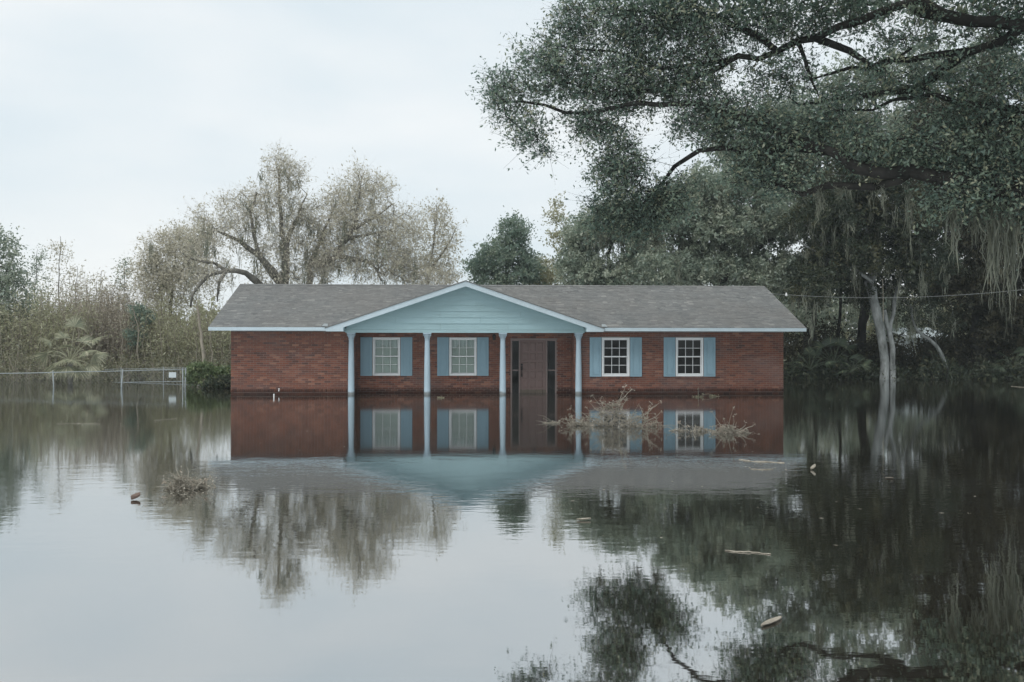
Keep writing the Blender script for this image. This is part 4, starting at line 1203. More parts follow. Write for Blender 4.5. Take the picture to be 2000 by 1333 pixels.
# ------------------------------------------------------------------ the near live oak whose limbs hang over the view
def near_oak():
    r = np.random.default_rng(77)
    bx, by = 19.5, 20.5
    root = empty('live_oak', (bx, by, -0.75), 'big live oak with dark limbs overhanging from the upper right', 'tree')
    sk = Skeleton(r)
    sk.chain([(bx, by, -0.9), (bx - 0.2, by, 1.0), (bx - 0.5, by + 0.1, 2.6), (bx - 0.9, by + 0.2, 4.2), (bx - 1.3, by + 0.2, 6.0), (bx - 1.8, by + 0.3, 8.4)], 0.75, 0.34, 0.5, attach=False)
    L = []
    L.append(([(bx - 0.6, by, 3.2)] + path([(2150, 405, 19.6), (2000, 372, 20), (1900, 358, 20.5), (1780, 346, 21), (1680, 320, 21.5), (1600, 290, 22), (1530, 265, 22.5), (1450, 228, 23), (1370, 205, 23.5), (1250, 207, 24), (1150, 220, 24.5), (1060, 205, 25), (985, 200, 25)]), 0.25, 0.025))
    L.append((path([(1800, 348, 21), (1700, 358, 21.5), (1620, 368, 22), (1530, 372, 22.5), (1470, 350, 23)]), 0.11, 0.03))
    L.append((path([(1590, 292, 22), (1540, 290, 22.4), (1480, 291, 23), (1420, 293, 23.5), (1370, 305, 24), (1315, 328, 24.6), (1275, 375, 25.5), (1235, 420, 26)]), 0.085, 0.02))
    L.append(([(bx - 1.5, by + 0.2, 7.0)] + path([(2120, 110, 20), (2000, 62, 20.5), (1900, 45, 21), (1850, 30, 21.3), (1795, 2, 21.6), (1740, 8, 22), (1680, 40, 22.3), (1600, 72, 22.7), (1520, 100, 23.2), (1440, 118, 23.7), (1330, 128, 24.2), (1200, 105, 24.8), (1090, 90, 25)]), 0.20, 0.02))
    L.append((path([(1900, 60, 21), (1840, 30, 21.5), (1810, 25, 21.8), (1780, 20, 22.2)]), 0.16, 0.05))
    L.append((path([(2000, 75, 20.5), (1900, 92, 21.2), (1820, 112, 21.8), (1740, 120, 22.4), (1650, 140, 23), (1570, 160, 23.5)]), 0.11, 0.02))
    L.append((path([(1900, 92, 21.2), (1850, 128, 21.6), (1800, 165, 22), (1740, 180, 22.4), (1650, 190, 23), (1560, 205, 23.5)]), 0.11, 0.02))
    L.append((path([(2100, 240, 19.8), (1980, 215, 20.3), (1880, 195, 21), (1790, 190, 21.6), (1700, 215, 22.2), (1600, 232, 22.8)]), 0.10, 0.02))
    L.append((path([(2100, 260, 19.8), (1960, 240, 20.4), (1860, 255, 21), (1760, 270, 21.6), (1700, 290, 22)]), 0.08, 0.02))
    L.append((path([(1610, 70, 22.7), (1660, 100, 22.4), (1720, 130, 22.2), (1780, 95, 22)]), 0.07, 0.03))
    L.append((path([(1520, 100, 23.2), (1480, 70, 23.4), (1400, 40, 23.8), (1300, 30, 24.2), (1200, 20, 24.6)]), 0.08, 0.02))
    L.append((path([(1560, 90, 23), (1570, 110, 23), (1580, 150, 22.8), (1600, 190, 22.6)]), 0.05, 0.015))
    L.append((path([(1460, 115, 23.6), (1400, 135, 23.8), (1300, 175, 24.2), (1200, 185, 24.6), (1100, 160, 25)]), 0.07, 0.02))
    L.append(([(bx - 1.8, by + 0.3, 8.4)] + path([(2000, -140, 20.8), (1800, -150, 21.5), (1600, -110, 22.3), (1400, -70, 23.2), (1250, -40, 24)]), 0.28, 0.03))
    L.append(([(bx - 1.8, by + 0.3, 8.4), (bx - 1.6, by + 1.5, 10.5), (bx - 2.5, by + 3.5, 12.5)], 0.28, 0.05))
    L.append(([(bx - 0.8, by + 0.2, 3.8), (bx + 2, by + 2, 6), (bx + 4.5, by + 4, 8)], 0.3, 0.05))
    for pts, r0, r1 in L: sk.chain(pts, r0, r1, 0.45, 0.06)
    B = [(1000, 185, 25, 48, 62, 0.9, 55), (970, 175, 25, 22, 35, 0.5, 14), (1030, 250, 25, 40, 42, 0.8, 40), (1065, 305, 25, 16, 22, 0.4, 10), (1100, 145, 25, 70, 70, 1.3, 130), (1060, 110, 25, 35, 45, 0.8, 32),
         (1130, 40, 24.8, 45, 45, 1.0, 60), (1240, 60, 24.4, 110, 75, 1.6, 230), (1370, 50, 23.8, 90, 70, 1.6, 150), (1240, 165, 24.5, 115, 55, 1.5, 190), (1180, 250, 24.7, 60, 50, 1.2, 90), (1360, 150, 23.8, 80, 55, 1.4, 120),
         (1400, 235, 23.6, 100, 50, 1.4, 170), (1220, 335, 25, 62, 55, 1.2, 135), (1255, 420, 25.8, 75, 48, 1.1, 150), (1180, 420, 25.8, 40, 35, 0.8, 45), (1310, 385, 25, 45, 50, 1, 70), (1500, 270, 22.8, 70, 55, 1.3, 120),
         (1540, 345, 22.6, 60, 38, 1.1, 85), (1470, 335, 23, 50, 32, 1.0, 50), (1530, 150, 23.2, 70, 50, 1.2, 60), (1500, 50, 23.4, 90, 55, 1.5, 110), (1640, 20, 22.6, 100, 45, 1.5, 100), (1620, 250, 22.4, 90, 45, 1.3, 95),
         (1700, 170, 22.2, 110, 55, 1.4, 70), (1720, 290, 21.6, 90, 40, 1.3, 100), (1800, 60, 21.8, 100, 60, 1.5, 70), (1830, 160, 21.4, 90, 50, 1.3, 50), (1840, 290, 21, 90, 55, 1.4, 130), (1940, 190, 20.6, 80, 80, 1.5, 120),
         (1950, 310, 20.4, 80, 50, 1.4, 130), (1900, 390, 20.5, 110, 32, 1.3, 110), (2050, 250, 20, 80, 120, 1.8, 130), (2000, 30, 21, 100, 70, 1.6, 110), (2060, 420, 20, 70, 50, 1.5, 70)]
    tg = [ell(*b, r) for b in B]
    # the crown beyond the frame: above, to the right and behind
    def off(cx, cy_, cz, rx, ry, rz, n):
        d = r.normal(0, 1, (n, 3)); d /= np.linalg.norm(d, axis=1)[:, None]
        return np.array((cx, cy_, cz)) + d * (r.uniform(0, 1, n) ** 0.45)[:, None] * np.array((rx, ry, rz))
    tg += [off(12, 22, 11.2, 7, 5, 1.6, 330), off(18, 21, 12.5, 6, 5.5, 2.0, 300), off(23, 23, 9.5, 5, 6, 2.5, 260), off(6, 23.5, 10.6, 3.5, 2.5, 1.0, 110), off(22, 25, 5.0, 4, 4, 2, 150), off(13.5, 16.8, 10.5, 6.5, 4, 1.4, 430), off(22, 15, 8.5, 5, 6, 2.5, 260)]  # the dense unseen clump toward the camera is added to shade the right-hand limbs
    tgt = np.concatenate(tg)
    sk.reach(list(tgt), 0.40, 0.05, 0.10)
    sk.mesh(0.0048, 0.46).build('trunk', M['bark_dark'], root, smooth=True)
    ncore = sum(len(t) for t in tg[:-7])
    tw = MB()
    v, f, t = clump_leaves(tgt[:ncore], r, 25, 0.33, 0.098, 0.44, up=0.2, flat=0.8, twig=tw, center=np.array((17.0, 22.0, 4.0)))
    tw.build('twigs', M['bark_dark'], root)
    link_mesh('crown', v, f, t, M['leaf_oak'], root)
    v, f, t = clump_leaves(tgt[ncore:], r, 44, 0.42, 0.17, 0.5)
    link_mesh('crown', v, f, t, M['leaf_oak'], root)
    # hanging moss, clump by clump
    for px, py, Y, length, n, w in ((1926, 95, 20.6, 1.5, 56, 0.10), (1893, 150, 20.9, 1.0, 18, 0.04), (1945, 100, 20.6, 0.8, 16, 0.08), (1940, 385, 20.3, 2.1, 64, 0.16), (1975, 390, 20.2, 2.1, 56, 0.15), (1955, 388, 20.25, 1.5, 50, 0.22), (1862, 385, 20.6, 1.15, 34, 0.10), (1905, 392, 20.5, 1.2, 30, 0.10),
                                   (1600, 365, 22.0, 1.15, 26, 0.07), (1640, 362, 21.8, 0.8, 20, 0.10), (1775, 352, 21.2, 1.2, 22, 0.08), (1720, 352, 21.4, 0.8, 22, 0.10), (1175, 450, 25.8, 0.75, 30, 0.10), (1285, 455, 25.8, 0.85, 40, 0.12), (1245, 470, 25.8, 0.6, 24, 0.12), (1560, 300, 22.2, 0.7, 26, 0.14), (1500, 300, 22.8, 0.6, 20, 0.12), (1930, 60, 20.8, 0.7, 16, 0.08)):
        v, f, t = strands([P(px, py, Y)], r, n, length, 0.011, w, 7)
        link_mesh('hanging_moss', v, f, t, M['moss_near'], root)
near_oak()

# ------------------------------------------------------------------ thickets
def thicket(name, label, seed, px0, px1, Y0, Y1, prof, n, leafmat, stemmat, per, size, zlow=0.0, stems=4, aspect=0.3):
    r = np.random.default_rng(seed)
    px = r.uniform(px0, px1, n); Y = r.uniform(Y0, Y1, n)
    top = np.interp(px, [p[0] for p in prof], [p[1] for p in prof])
    cs, mb = [], MB()
    for i in range(n):
        b = gbase(px[i], Y[i])
        h = max(0.8, (ZP(px[i], top[i], Y[i]) - b[2]) * r.uniform(0.62, 1.04))
        for k in range(max(2, r.poisson(stems))):
            e = np.array(b) + np.array((r.normal(0, 0.16) * h, r.normal(0, 0.12) * h, h * r.uniform(0.7, 1.0)))
            m = (np.array(b) + e) / 2 + r.normal(0, 0.05, 3) * h
            pts = [np.array(b) + r.normal(0, 0.12, 3) * np.array((1, 1, 0)), m, e]
            mb.tube(pts, [0.028, 0.018, 0.006], 3)
            u = np.clip(zlow + (1 - zlow) * r.uniform(0, 1, per) ** 0.8, 0, 1)[:, None]
            q = (1 - u) ** 2 * pts[0] + 2 * u * (1 - u) * m + u * u * e
            cs.append(q + r.normal(0, 0.24, (per, 3)))
    c = np.concatenate(cs)
    ct = np.clip(r.normal(0.48, 0.22, len(c)), 0, 1)
    v, f, t = leaves(c, size * r.uniform(0.5, 1.4, len(c)), r, aspect, ct, 0.1)
    nv = len(v)
    o = link_mesh(name, v, f, t, M[leafmat], at=gbase((px0 + px1) / 2, (Y0 + Y1) / 2))
    tag(o, label, 'undergrowth', kind='stuff')
    s = mb.build('stems', M[stemmat], o)
    return o
thicket('olive_undergrowth', 'olive green undergrowth massed behind the fence at the left edge', 61, -120, 160, 49.5, 57, [(-120, 540), (0, 560), (60, 550), (110, 540), (160, 560)], 110, 'leaf_olive', 'bark_tan', 72, 0.165, stems=6)
thicket('brown_undergrowth', 'leafless mauve brown brush massed behind the palm', 62, 130, 300, 50, 57, [(130, 545), (170, 540), (210, 535), (250, 560), (300, 580)], 100, 'leaf_mauve', 'bark_tan', 72, 0.165, stems=6, aspect=0.22)
thicket('khaki_undergrowth', 'khaki brush massed between brown thicket and house corner', 63, 270, 560, 49, 56, [(270, 570), (330, 560), (400, 575), (450, 570), (560, 600)], 120, 'leaf_olive', 'bark_tan', 72, 0.165, stems=6, aspect=0.25)
thicket('low_undergrowth', 'low leafy growth along the bank under the thicket', 64, -120, 440, 46.5, 50, [(-120, 690), (0, 680), (60, 660), (200, 690), (330, 690), (440, 680)], 130, 'leaf_bank', 'bark_tan', 50, 0.15, stems=3, aspect=0.4)
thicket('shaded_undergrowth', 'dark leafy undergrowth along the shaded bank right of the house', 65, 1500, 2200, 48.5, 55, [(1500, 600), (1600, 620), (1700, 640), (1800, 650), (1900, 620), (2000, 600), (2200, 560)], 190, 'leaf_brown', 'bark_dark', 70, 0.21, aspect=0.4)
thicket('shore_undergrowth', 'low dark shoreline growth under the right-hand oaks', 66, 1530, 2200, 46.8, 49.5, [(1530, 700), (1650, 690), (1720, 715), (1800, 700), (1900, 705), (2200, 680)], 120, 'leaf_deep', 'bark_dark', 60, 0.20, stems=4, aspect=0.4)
thicket('distant_woods', 'hazy distant woods closing the view behind everything', 67, -500, 2500, 68, 82, [(-500, 560), (0, 585), (300, 590), (900, 590), (1100, 580), (1500, 540), (2500, 520)], 240, 'leaf_olive', 'bark_grey', 64, 0.46, aspect=0.5)

# trunks standing dark among the shaded trees
for px, Y, w, lab in ((1590, 50.5, 0.20, 'dark straight trunk in shade close to the house corner'), (1640, 51.5, 0.12, 'thin dark trunk between house corner and twin-trunk oak'),
                      (1686, 49.5, 0.30, 'thick dark trunk in shade just left of the pale twin trunks'), (1905, 49.5, 0.26, 'dark trunk near the right edge behind the leaning pale one')):
    root = empty('shaded_trunk', gbase(px, Y), lab, 'tree trunk')
    sk = Skeleton(np.random.default_rng(px))
    sk.chain(trunk_to(px, Y, [(px + 1, 700), (px - 3, 650), (px + 2, 600), (px - 2, 540), (px + 5, 470)]), w, w * 0.5, 0.4, 0.03, attach=False)
    sk.mesh().build('trunk', M['bark_dark'], root, smooth=True)

# ------------------------------------------------------------------ palms
def frond(mb_stem, cs_v, cs_f, cs_t, base, tip, fan, r, blades=22, width=0.035, spread=1.5, sag=0.25, rad=0.016):
    """a costapalmate leaf: curved stalk, then narrow blades fanning from its end"""
    base, tip = np.array(base, float), np.array(tip, float)
    L = np.linalg.norm(tip - base)
    mid = (base + tip) / 2 + np.array((0, 0, 0.16 * L))
    pts = [(1 - u) ** 2 * base + 2 * u * (1 - u) * mid + u * u * tip for u in np.linspace(0, 1, 7)]
    mb_stem.tube(pts, [rad * (1.3 - 0.7 * u) for u in np.linspace(0, 1, 7)], 4, 0.7)
    d = tip - mid; d /= np.linalg.norm(d)
    side = np.cross(d, (0, 0, 1.0)); side /= np.linalg.norm(side) + 1e-9
    side = side * math.cos(0.5) + np.cross(side, d) * math.sin(r.normal(0, 0.5))
    side /= np.linalg.norm(side)
    for k in range(blades):
        a = (k / (blades - 1) - 0.5) * 2 * spread
        bd = d * math.cos(a) + side * math.sin(a)
        bl = fan * (0.75 + 0.3 * math.cos(a)) * r.uniform(0.85, 1.1)
        nrm = np.cross(bd, np.cross(d, side)); nrm /= np.linalg.norm(nrm) + 1e-9
        t = float(np.clip(r.normal(0.5, 0.25), 0, 1))
        b0 = len(cs_v)
        for i, (u, w) in enumerate(((0, 0.35), (0.4, 1.0), (0.75, 0.7), (1.0, 0.05))):
            q = tip + bd * bl * u + np.array((0, 0, -sag * bl * u ** 2.2 * (0.6 + abs(a) * 0.4)))
            cs_v += [q - nrm * width * w, q + nrm * width * w]; cs_t += [t, t]
        cs_f += [(b0 + 2 * i, b0 + 2 * i + 1, b0 + 2 * i + 3, b0 + 2 * i + 2) for i in range(3)]

def palm(name, label, center, tips, fan, seed, mat, group=None, trunk=None, width=0.035, blades=22, stalk='palm', rad=0.02, sag=0.3):
    r = np.random.default_rng(seed)
    root = empty(name, (center[0], center[1], ground_at(center[0], center[1])), label, 'palm', group)
    if trunk:
        t = MB()
        zb = ground_at(center[0], center[1]) - 0.1
        prof = [(trunk * (1 + 0.12 * (i % 2)), zb + (center[2] - zb) * i / 12) for i in range(13)]
        t.lathe(center[0], center[1], prof, 10); t.build('trunk', M['bark_grey'], root)
    for tp in tips:
        st, v, f, t = MB(), [], [], []
        frond(st, v, f, t, center, tp, fan * r.uniform(0.85, 1.1), r, blades, width, 1.5, sag, rad)
        b = len(st.v)
        st.add(v, f, 0.5); st.t[b:] = t
        st.build('frond', M[mat], root)
    return root
Yp = 43.0
palm('cabbage_palm', 'pale green fan palm spreading its leaves behind the chain-link fence', P(137, 706, Yp),
     [P(100, 668, Yp - 0.4), P(180, 665, Yp + 0.2), P(146, 638, Yp + 0.3), P(92, 693, Yp - 0.3), P(133, 678, Yp - 0.7), P(168, 686, Yp - 0.5), P(183, 694, Yp - 0.2), P(122, 703, Yp - 0.8), P(148, 704, Yp - 0.9), P(112, 686, Yp + 0.5), P(160, 668, Yp + 0.5), P(125, 660, Yp + 0.4), P(175, 712, Yp - 0.5), P(105, 712, Yp - 0.5), P(132, 716, Yp - 0.9), P(150, 718, Yp - 0.8), P(118, 718, Yp - 0.7)],
     0.66, 71, 'palm', trunk=0.10, width=0.022, blades=24, sag=0.35)
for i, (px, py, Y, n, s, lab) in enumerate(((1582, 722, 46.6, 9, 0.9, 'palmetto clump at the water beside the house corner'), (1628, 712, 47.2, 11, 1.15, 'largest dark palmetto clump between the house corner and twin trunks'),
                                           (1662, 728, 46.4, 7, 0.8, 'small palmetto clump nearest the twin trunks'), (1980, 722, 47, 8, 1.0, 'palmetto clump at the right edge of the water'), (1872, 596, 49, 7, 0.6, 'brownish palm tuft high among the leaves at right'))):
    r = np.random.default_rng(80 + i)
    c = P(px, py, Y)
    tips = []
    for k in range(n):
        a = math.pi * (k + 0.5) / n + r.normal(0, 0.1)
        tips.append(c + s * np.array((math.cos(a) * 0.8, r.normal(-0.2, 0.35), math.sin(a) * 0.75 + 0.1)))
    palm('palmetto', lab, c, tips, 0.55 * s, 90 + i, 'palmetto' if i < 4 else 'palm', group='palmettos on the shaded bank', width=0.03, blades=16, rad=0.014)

# vine-covered fence corner and bush beside the house
def bush(name, label, cat, blobs, seed, mat, per=40, spread=0.14, size=0.09, base=None, stem='bark_tan'):
    r = np.random.default_rng(seed)
    root = empty(name, base, label, cat)
    tg = np.concatenate([ell(*b, r) for b in blobs])
    sk = Skeleton(r)
    sk.chain([np.array(base) - np.array((0, 0, 0.1)), np.array(base) + np.array((0.02, 0, 0.3))], 0.04, 0.03, 0.2, attach=False)
    sk.reach(list(tg), 0.25, 0.05)
    sk.mesh(0.004).build('stem', M[stem], root)
    v, f, t = clump_leaves(tg, r, per, spread, size, 0.55)
    link_mesh('foliage', v, f, t, M[mat], root)
bush('vine', 'fresh green creeper draped over the fence end next to the house', 'vine', [(398, 723, 39.6, 28, 10, 0.25, 60), (430, 726, 39.6, 28, 8, 0.25, 45), (375, 730, 39.8, 12, 9, 0.2, 14), (392, 738, 39.5, 30, 12, 0.2, 40), (440, 740, 39.4, 22, 12, 0.2, 30)], 95, 'leaf_fresh', base=gbase(400, 39.6))
bush('dark_bush', 'dark green bush in the water against the house corner', 'bush', [(427, 751, 38.6, 20, 8, 0.4, 45), (443, 746, 38.6, 13, 11, 0.4, 30), (412, 755, 38.4, 12, 5, 0.3, 14)], 96, 'leaf_deep', 44, 0.15, 0.09, base=gbase(430, 38.6))

# ------------------------------------------------------------------ chain-link fences
def fence(label, a, b, ztop_a, ztop_b, posts, rail_r=0.018, post_r=0.026, mid=None, post_ex=0.03):
    root = empty('chain_link_fence', ((a[0] + b[0]) / 2, (a[1] + b[1]) / 2, -0.7), label, 'fence', 'chain-link fences in the water')
    a, b = np.array(a, float), np.array(b, float)
    L = np.linalg.norm(b - a)
    def pt(u, z): return np.array((*(a + (b - a) * u), z))
    def top(u): return ztop_a + (ztop_b - ztop_a) * u
    r = MB(); r.tube([pt(u, top(u) + 0.006 * math.sin(u * 17)) for u in np.linspace(0, 1, 14)], rail_r, 6); r.build('top_rail', M['galv'], root, True)
    if mid:
        r = MB(); r.tube([pt(u, top(u) - mid) for u in np.linspace(0, 1, 6)], 0.014, 5); r.build('middle_rail', M['galv'], root, True)
    for u, lean in posts:
        p = MB(); q0 = pt(u, -0.7); q1 = pt(u, top(u) + post_ex); q0[0] += lean
        p.tube([q0, q1], post_r, 8)
        p.lathe(q1[0], q1[1], [(post_r * 1.15, q1[2]), (post_r * 1.1, q1[2] + 0.02), (0.008, q1[2] + 0.04)], 8)
        p.build('post', M['galv'], root, True)
    m = MB()
    h = 1.15
    s = 0.0
    while s < L:
        for sg in (0, 1):
            n = int(h / 0.055)
            z0 = top(s / L) - 0.01
            s1 = min(L, s + h)
            f = (s1 - s) / h
            if sg == 0: p0, p1 = pt(s / L, z0), pt(s1 / L, top(s1 / L) - 0.01 - h * f)
            else: p0, p1 = pt(s / L, z0 - h * f), pt(s1 / L, top(s1 / L) - 0.01)
            m.tube([p0, p1], 0.0016, 3)
        s += 0.13
    m.build('wire_mesh', M['wire'], root)
    return root
pA = W(-40, 756); pB = W(363, 757)
zA, zB = ZP(-40, 731, pA[1]), ZP(363, 722, pB[1])
fence('near chain-link fence with thick top rail and leaning posts crossing the left water', pA[:2], pB[:2], zA, zB, [((104 + 40) / 403, 0.06), ((240 + 40) / 403, -0.08), (0.985, 0.02), (1.0, -0.05)])
pC = np.array((XP(205, 44.5), 44.5)); pD = np.array((XP(452, 43.0), 43.0))
fence('farther chain-link fence with thin rails running behind the near one to the house', pC, pD, ZP(205, 722, 44.5), ZP(452, 717, 43.0), [(0.13, 0), (0.47, 0), (0.83, 0.0)], 0.011, 0.014, 0.58)
sg = MB()
q = W(337, 757); u0 = ZP(337, 738, q[1]); u1 = ZP(337, 727.5, q[1])
w_ = 7.0 * q[1] / FPX
dx = (pB - pA)[:2] / np.linalg.norm((pB - pA)[:2])
yy = pA[1] + (q[0] - pA[0]) * dx[1] / dx[0] - 0.045
sg.bbox(q[0] - w_, q[0] + w_, yy, yy + 0.012, u0, u1, 0.002)
tag(sg.build('fence_sign', M['shed']), 'small blank white sign wired to the near chain-link fence', 'sign')

# standing pipe in the water before the blank brick wall
pp = MB(); pb = W(535, 777)
pp.lathe(pb[0], pb[1], [(0.017, -0.7), (0.017, 0.08), (0.022, 0.08), (0.022, 0.115), (0.010, 0.117)], 10)
tag(pp.build('vent_pipe', M['whitepvc']), 'short white pipe standing in the water before the blank brick wall', 'pipe')

# power line, rope, shed
pl = MB()
e0, e1 = P(1494, 573, 40.0), P(2060, 559, 36.0)
pts = []
for u in np.linspace(0, 1, 26):
    p = e0 + (e1 - e0) * u; p[2] -= 0.30 * 4 * u * (1 - u); pts.append(p)
root = empty('power_line', e0, 'thin pale service cable strung from the house roof to the right', 'cable')
pl.tube(pts, 0.008, 5); pl.build('cable', M['wire'], root)
k = MB(); c0 = pts[2]
k.lathe(c0[0], c0[1], [(0.02, c0[2] - 0.06), (0.05, c0[2] - 0.03), (0.05, c0[2]), (0.035, c0[2] + 0.01), (0.03, c0[2] + 0.06), (0.01, c0[2] + 0.08)], 10)
k.build('insulator', M['whitepvc'], root)
mast = MB(); mast.tube([(e0[0], e0[1], 2.6), (e0[0], e0[1], e0[2] + 0.04)], 0.03, 8); mast.build('service_mast', M['galv'], root)
rp = MB(); rp.tube([P(1724, 545, 46.5), P(1725, 580, 46.5), P(1725, 628, 46.5)], 0.018, 5)
tag(rp.build('rope', M['rope']), 'rope dangling in front of the pale twin trunks', 'rope')
sx, sy = XP(1806, 58), 58.0
root = empty('shed', (sx, sy, ground_at(sx, sy)), 'small pale shed half hidden behind the leaning trunk', 'shed')
g0 = ground_at(sx, sy)
b = MB(); b.box(sx - 1.0, sx + 1.6, sy, sy + 3, g0 - 0.2, 2.05); b.build('wall', M['shed'], root)
b = MB(); b.add([(sx - 1.2, sy - 0.3, 2.06), (sx + 1.8, sy - 0.3, 2.06), (sx + 1.8, sy + 3.3, 2.7), (sx - 1.2, sy + 3.3, 2.7), (sx - 1.2, sy - 0.3, 2.12), (sx + 1.8, sy - 0.3, 2.12), (sx + 1.8, sy + 3.3, 2.76), (sx - 1.2, sy + 3.3, 2.76)],
      [(3, 2, 1, 0), (4, 5, 6, 7), (0, 1, 5, 4), (1, 2, 6, 5), (2, 3, 7, 6), (3, 0, 4, 7)]); b.build('roof', M['shed'], root)
b = MB(); b.box(sx - 0.3, sx + 0.5, sy - 0.03, sy - 0.002, g0 - 0.1, 1.75); b.build('door', M['doorframe'], root)

# ------------------------------------------------------------------ floating debris
def brush_pile(name, label, seed, mounds, spikes, mat, twigs, per, size=0.035, tl=1.0):
    """mounds: (px, py of waterline, half width m, height m, n); spikes: polylines of view points at the pile's distance"""
    r = np.random.default_rng(seed)
    c0 = W(mounds[0][0], mounds[0][1])
    root = empty(name, c0, label, 'debris')
    tw = MB(); tg = []
    for px, py, hw, h, n in mounds:
        c = W(px, py)
        for i in range(n):
            u = r.normal(0, 0.45)
            q = c + np.array((u * hw, r.normal(0, 0.35) * hw * 0.5, 0))
            q[2] = max(0.005, h * math.exp(-u * u * 1.4) * r.uniform(0, 1) ** 1.3)
            tg.append(q)
            if r.uniform() < twigs:
                d = r.normal(0, 1, 3) * np.array((1, 0.6, 0.45)); d /= np.linalg.norm(d)
                L = r.uniform(0.12, 0.45) * tl
                e = q + d * L
                e[2] = max(-0.02, e[2])
                tw.tube([q - d * L * 0.3, (q + e) / 2 + r.normal(0, 0.02, 3), e], [0.006, 0.005, 0.002], 3, 0.4)
                if r.uniform() < 0.6: tg.append(e)
    Y = c0[1]
    for sp_ in spikes:
        pts = [P(a, b, Y + r.normal(0, 0.05)) for a, b in sp_]
        pts = catmull(pts, 0.06)
        pts = [p + r.normal(0, 0.006, 3) for p in pts]
        tw.tube(pts, list(np.linspace(0.011, 0.003, len(pts))), 4, 0.5)
        for p in pts[len(pts) // 4:]:
            if r.uniform() < 0.75: tg.append(p + r.normal(0, 0.02, 3))
    if tw.v: tw.build('twigs', M['dry'], root)
    v, f, t = clump_leaves(np.array(tg), r, per, 0.032, size, 0.4, flat=0.8)
    v[:, 2] = np.maximum(v[:, 2], 0.001)
    link_mesh('dry_leaves', v, f, t, M[mat], root)
    return root
brush_pile('brush_pile', 'largest tangled dry brush pile floating before the first window right of the porch', 101,
           [(1195, 832, 0.42, 0.50, 150), (1240, 834, 0.34, 0.26, 75), (1130, 832, 0.24, 0.10, 30), (1150, 830, 0.32, 0.20, 45), (1283, 833, 0.12, 0.12, 12)],
           [[(1195, 830), (1205, 800), (1212, 780), (1219, 760), (1221, 752)], [(1212, 785), (1226, 768), (1236, 760)], [(1200, 810), (1188, 795), (1178, 788), (1170, 782)], [(1195, 820), (1180, 800), (1172, 778)],
            [(1240, 828), (1258, 812), (1275, 798), (1290, 786)], [(1262, 822), (1268, 800), (1273, 788)], [(1255, 826), (1280, 815), (1290, 805)], [(1262, 820), (1254, 805), (1252, 796)], [(1140, 830), (1112, 822), (1100, 818)], [(1125, 830), (1112, 815), (1118, 808)],
            [(1205, 815), (1214, 795), (1225, 780)], [(1200, 820), (1206, 796), (1216, 776)]], 'dry', 0.55, 9)
brush_pile('brush_pile', 'low flat raft of dry twigs floating before the window farthest right', 102,
           [(1420, 846, 0.24, 0.17, 70), (1370, 843, 0.28, 0.06, 34), (1330, 842, 0.22, 0.03, 14), (1452, 846, 0.10, 0.05, 8)],
           [[(1440, 846), (1455, 838), (1472, 832)], [(1435, 846), (1448, 838), (1457, 828)], [(1355, 843), (1359, 833), (1358, 830)]], 'dry', 0.5, 9)
brush_pile('brush_clump', 'greenish dry weed clump floating in the open water at left', 103,
           [(358, 957, 0.15, 0.15, 90), (388, 953, 0.15, 0.08, 55), (335, 957, 0.06, 0.03, 8)],
           [[(360, 950), (352, 935), (345, 925)], [(385, 950), (400, 938), (412, 932)], [(340, 955), (322, 952), (305, 950)], [(338, 952), (325, 942), (318, 936)]], 'dry', 0.35, 8, 0.030, 0.5)
brush_pile('weed_sprig', 'tiny sprig of weed afloat against the wall below the last window', 104, [(1362, 776, 0.16, 0.05, 14), (1392, 775, 0.2, 0.05, 14)], [], 'dry_green', 0.2, 6, 0.05)
brush_pile('weed_sprig', 'tiny sprig of weed afloat beside the second porch column', 105, [(860, 778, 0.12, 0.04, 10)], [], 'dry_green', 0.2, 5, 0.05)
brush_pile('twig_cluster', 'faint scatter of twigs floating under the front door reflection', 106, [(1080, 827, 0.18, 0.03, 14)], [], 'dry', 0.5, 5, 0.03)

def float_leaf(name, label, px, py, length, width, rot, mat, curl=0.25, lift=0.0, cat='leaf'):
    """a thick curled leaf lying on the water"""
    c = W(px, py)
    n, mrow = 10, 5
    v = []
    for side in (0, 1):
        for i in range(n + 1):
            u = i / n
            wd = width * (math.sin(math.pi * min(1, u * 0.96 + 0.02)) ** 0.7)
            for j in range(mrow):
                s = j / (mrow - 1) * 2 - 1
                x = (u - 0.5) * length; y = s * wd / 2
                z = 0.004 + curl * width * (s * s) * 0.8 + lift * (u ** 2) * length + (0.006 if side == 0 else 0.0)
                v.append((c[0] + x * math.cos(rot) - y * math.sin(rot), c[1] + x * math.sin(rot) + y * math.cos(rot), z))
    st = (n + 1) * mrow
    f = []
    for i in range(n):
        for j in range(mrow - 1):
            a = i * mrow + j
            f.append((a, a + mrow, a + mrow + 1, a + 1)); f.append((st + a, st + a + 1, st + a + mrow + 1, st + a + mrow))
    r = np.random.default_rng(int(px))
    o = link_mesh(name, np.array(v), f, np.clip(r.normal(0.6, 0.15, len(v)), 0, 1), M[mat], smooth=True)
    return tag(o, label, cat)
float_leaf('floating_leaf', 'curled rust brown leaf floating left of the weed clump', 265, 976, 0.13, 0.085, 1.1, 'rust_leaf', 0.5, 0.22)
float_leaf('floating_leaf', 'small pale yellow leaf floating on dark water right of the house reflection', 1588, 918, 0.10, 0.06, 0.6, 'dry', 0.4, 0.5)
float_leaf('bark_strip', 'pale pointed strip of bark floating nearest the camera', 1507, 1217, 0.27, 0.05, 0.80, 'palewood', 0.12, 0.0, 'bark')
float_leaf('floating_leaf', 'dull brown leaf floating under the twin-trunk reflection', 1737, 935, 0.12, 0.05, 0.1, 'bark_tan', 0.1, 0.0)
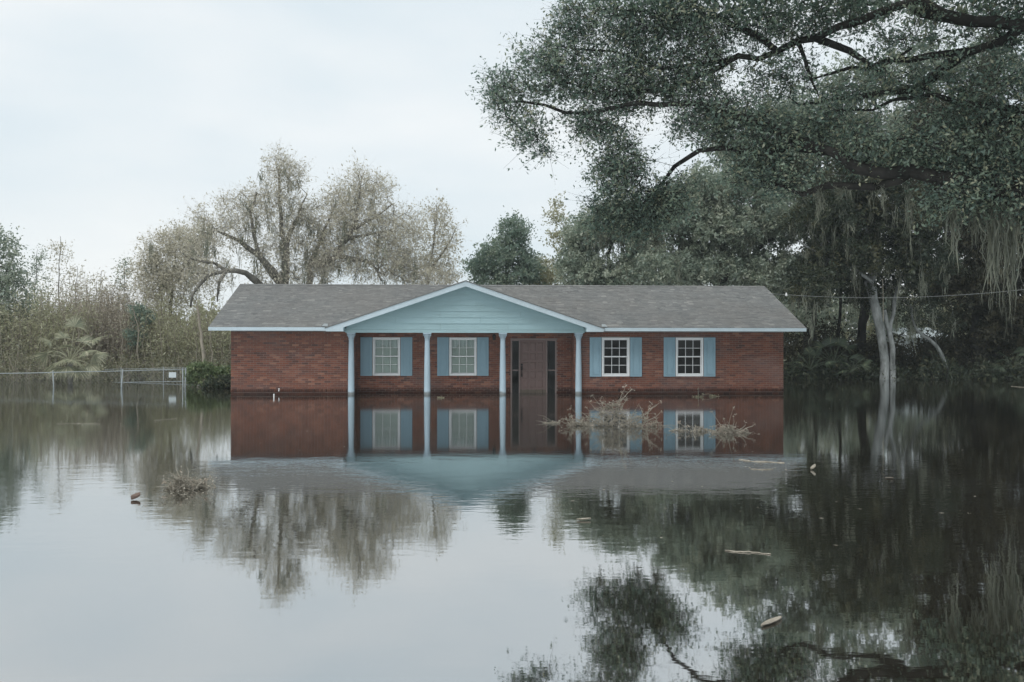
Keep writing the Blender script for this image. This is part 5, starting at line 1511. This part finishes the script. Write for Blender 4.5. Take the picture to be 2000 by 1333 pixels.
float_leaf('floating_leaf', 'small pale leaf drifting below the roof reflection, right of the gable', 1140, 1017, 0.14, 0.05, 0.1, 'dry', 0.2, 0.05)
def stick(label, pts, r0, mat='palewood'):
    s = MB(); q = [W(*p) + np.array((0, 0, 0.004)) for p in pts]
    q = catmull(q, 0.03)
    rr = np.random.default_rng(int(pts[0][0]))
    s.tube([p + rr.normal(0, 0.002, 3) for p in q], [r0 * (0.6 + 0.5 * abs(math.sin(i * 0.35))) for i in range(len(q))], 6)
    return tag(s.build('floating_stick', M[mat], None, True), label, 'stick')
stick('knobbly pale stick floating alone on the dark tree reflections', [(1415, 1076), (1440, 1079), (1470, 1080), (1505, 1084)], 0.006)
stick('long pale stick floating at the edge of the roof reflection', [(1443, 898), (1470, 902), (1500, 903), (1532, 905)], 0.009)
stick('short pale stick floating below the long one', [(1466, 917), (1490, 918), (1510, 917)], 0.006)
stick('pale branch lying at the far right shoreline', [(1975, 755), (2000, 757), (2030, 756)], 0.014, 'bark_tan')
stick('thin line of drifting twigs before the fence sign', [(300, 822), (325, 820), (345, 818)], 0.0045, 'dry')
stick('thin drifting twig before the palm reflection', [(110, 829), (150, 828), (195, 829)], 0.004, 'dry')

def litter():
    r = np.random.default_rng(300)
    pts = []
    for (px0, px1, py, sp, n) in ((90, 440, 826, 5, 60), (280, 420, 818, 3, 50), (460, 690, 776, 1.5, 30), (1150, 1520, 776, 1.5, 50), (1090, 1300, 838, 4, 60), (1300, 1470, 850, 4, 40), (1560, 1990, 775, 10, 60), (300, 430, 968, 8, 40), (1440, 1560, 906, 8, 26), (1100, 1950, 960, 60, 40), (100, 900, 900, 60, 24)):
        for _ in range(n): pts.append(W(r.uniform(px0, px1), py + r.normal(0, sp)))
    c = np.array(pts); c[:, 2] = 0.006
    v, f, t = leaves(c, r.uniform(0.02, 0.07, len(c)), r, 0.5, None, 6.0)
    v[:, 2] = np.clip(v[:, 2] * 0.25, 0.002, 0.012)
    tag(link_mesh('floating_litter', v, f, t, M['dry'], at=(0, 20, 0)), 'tiny leaf flecks and bits drifting on the water', 'litter', kind='stuff')
litter()
# ------------------------------------------------------------------ damp air
hb = MB(); hb.box(-320, 320, -70, 160, -3, 24)
_m, _n, _l = new_mat('damp_air')
_pv = _n.new('ShaderNodeVolumePrincipled')
_pv.inputs['Color'].default_value = (0.88, 0.97, 1.0, 1)
_pv.inputs['Density'].default_value = 0.0006
_o = _n.new('ShaderNodeOutputMaterial'); _l.new(_pv.outputs[0], _o.inputs['Volume'])
tag(hb.build('haze', _m), 'thin pale damp haze over the flood', 'haze', kind='stuff')
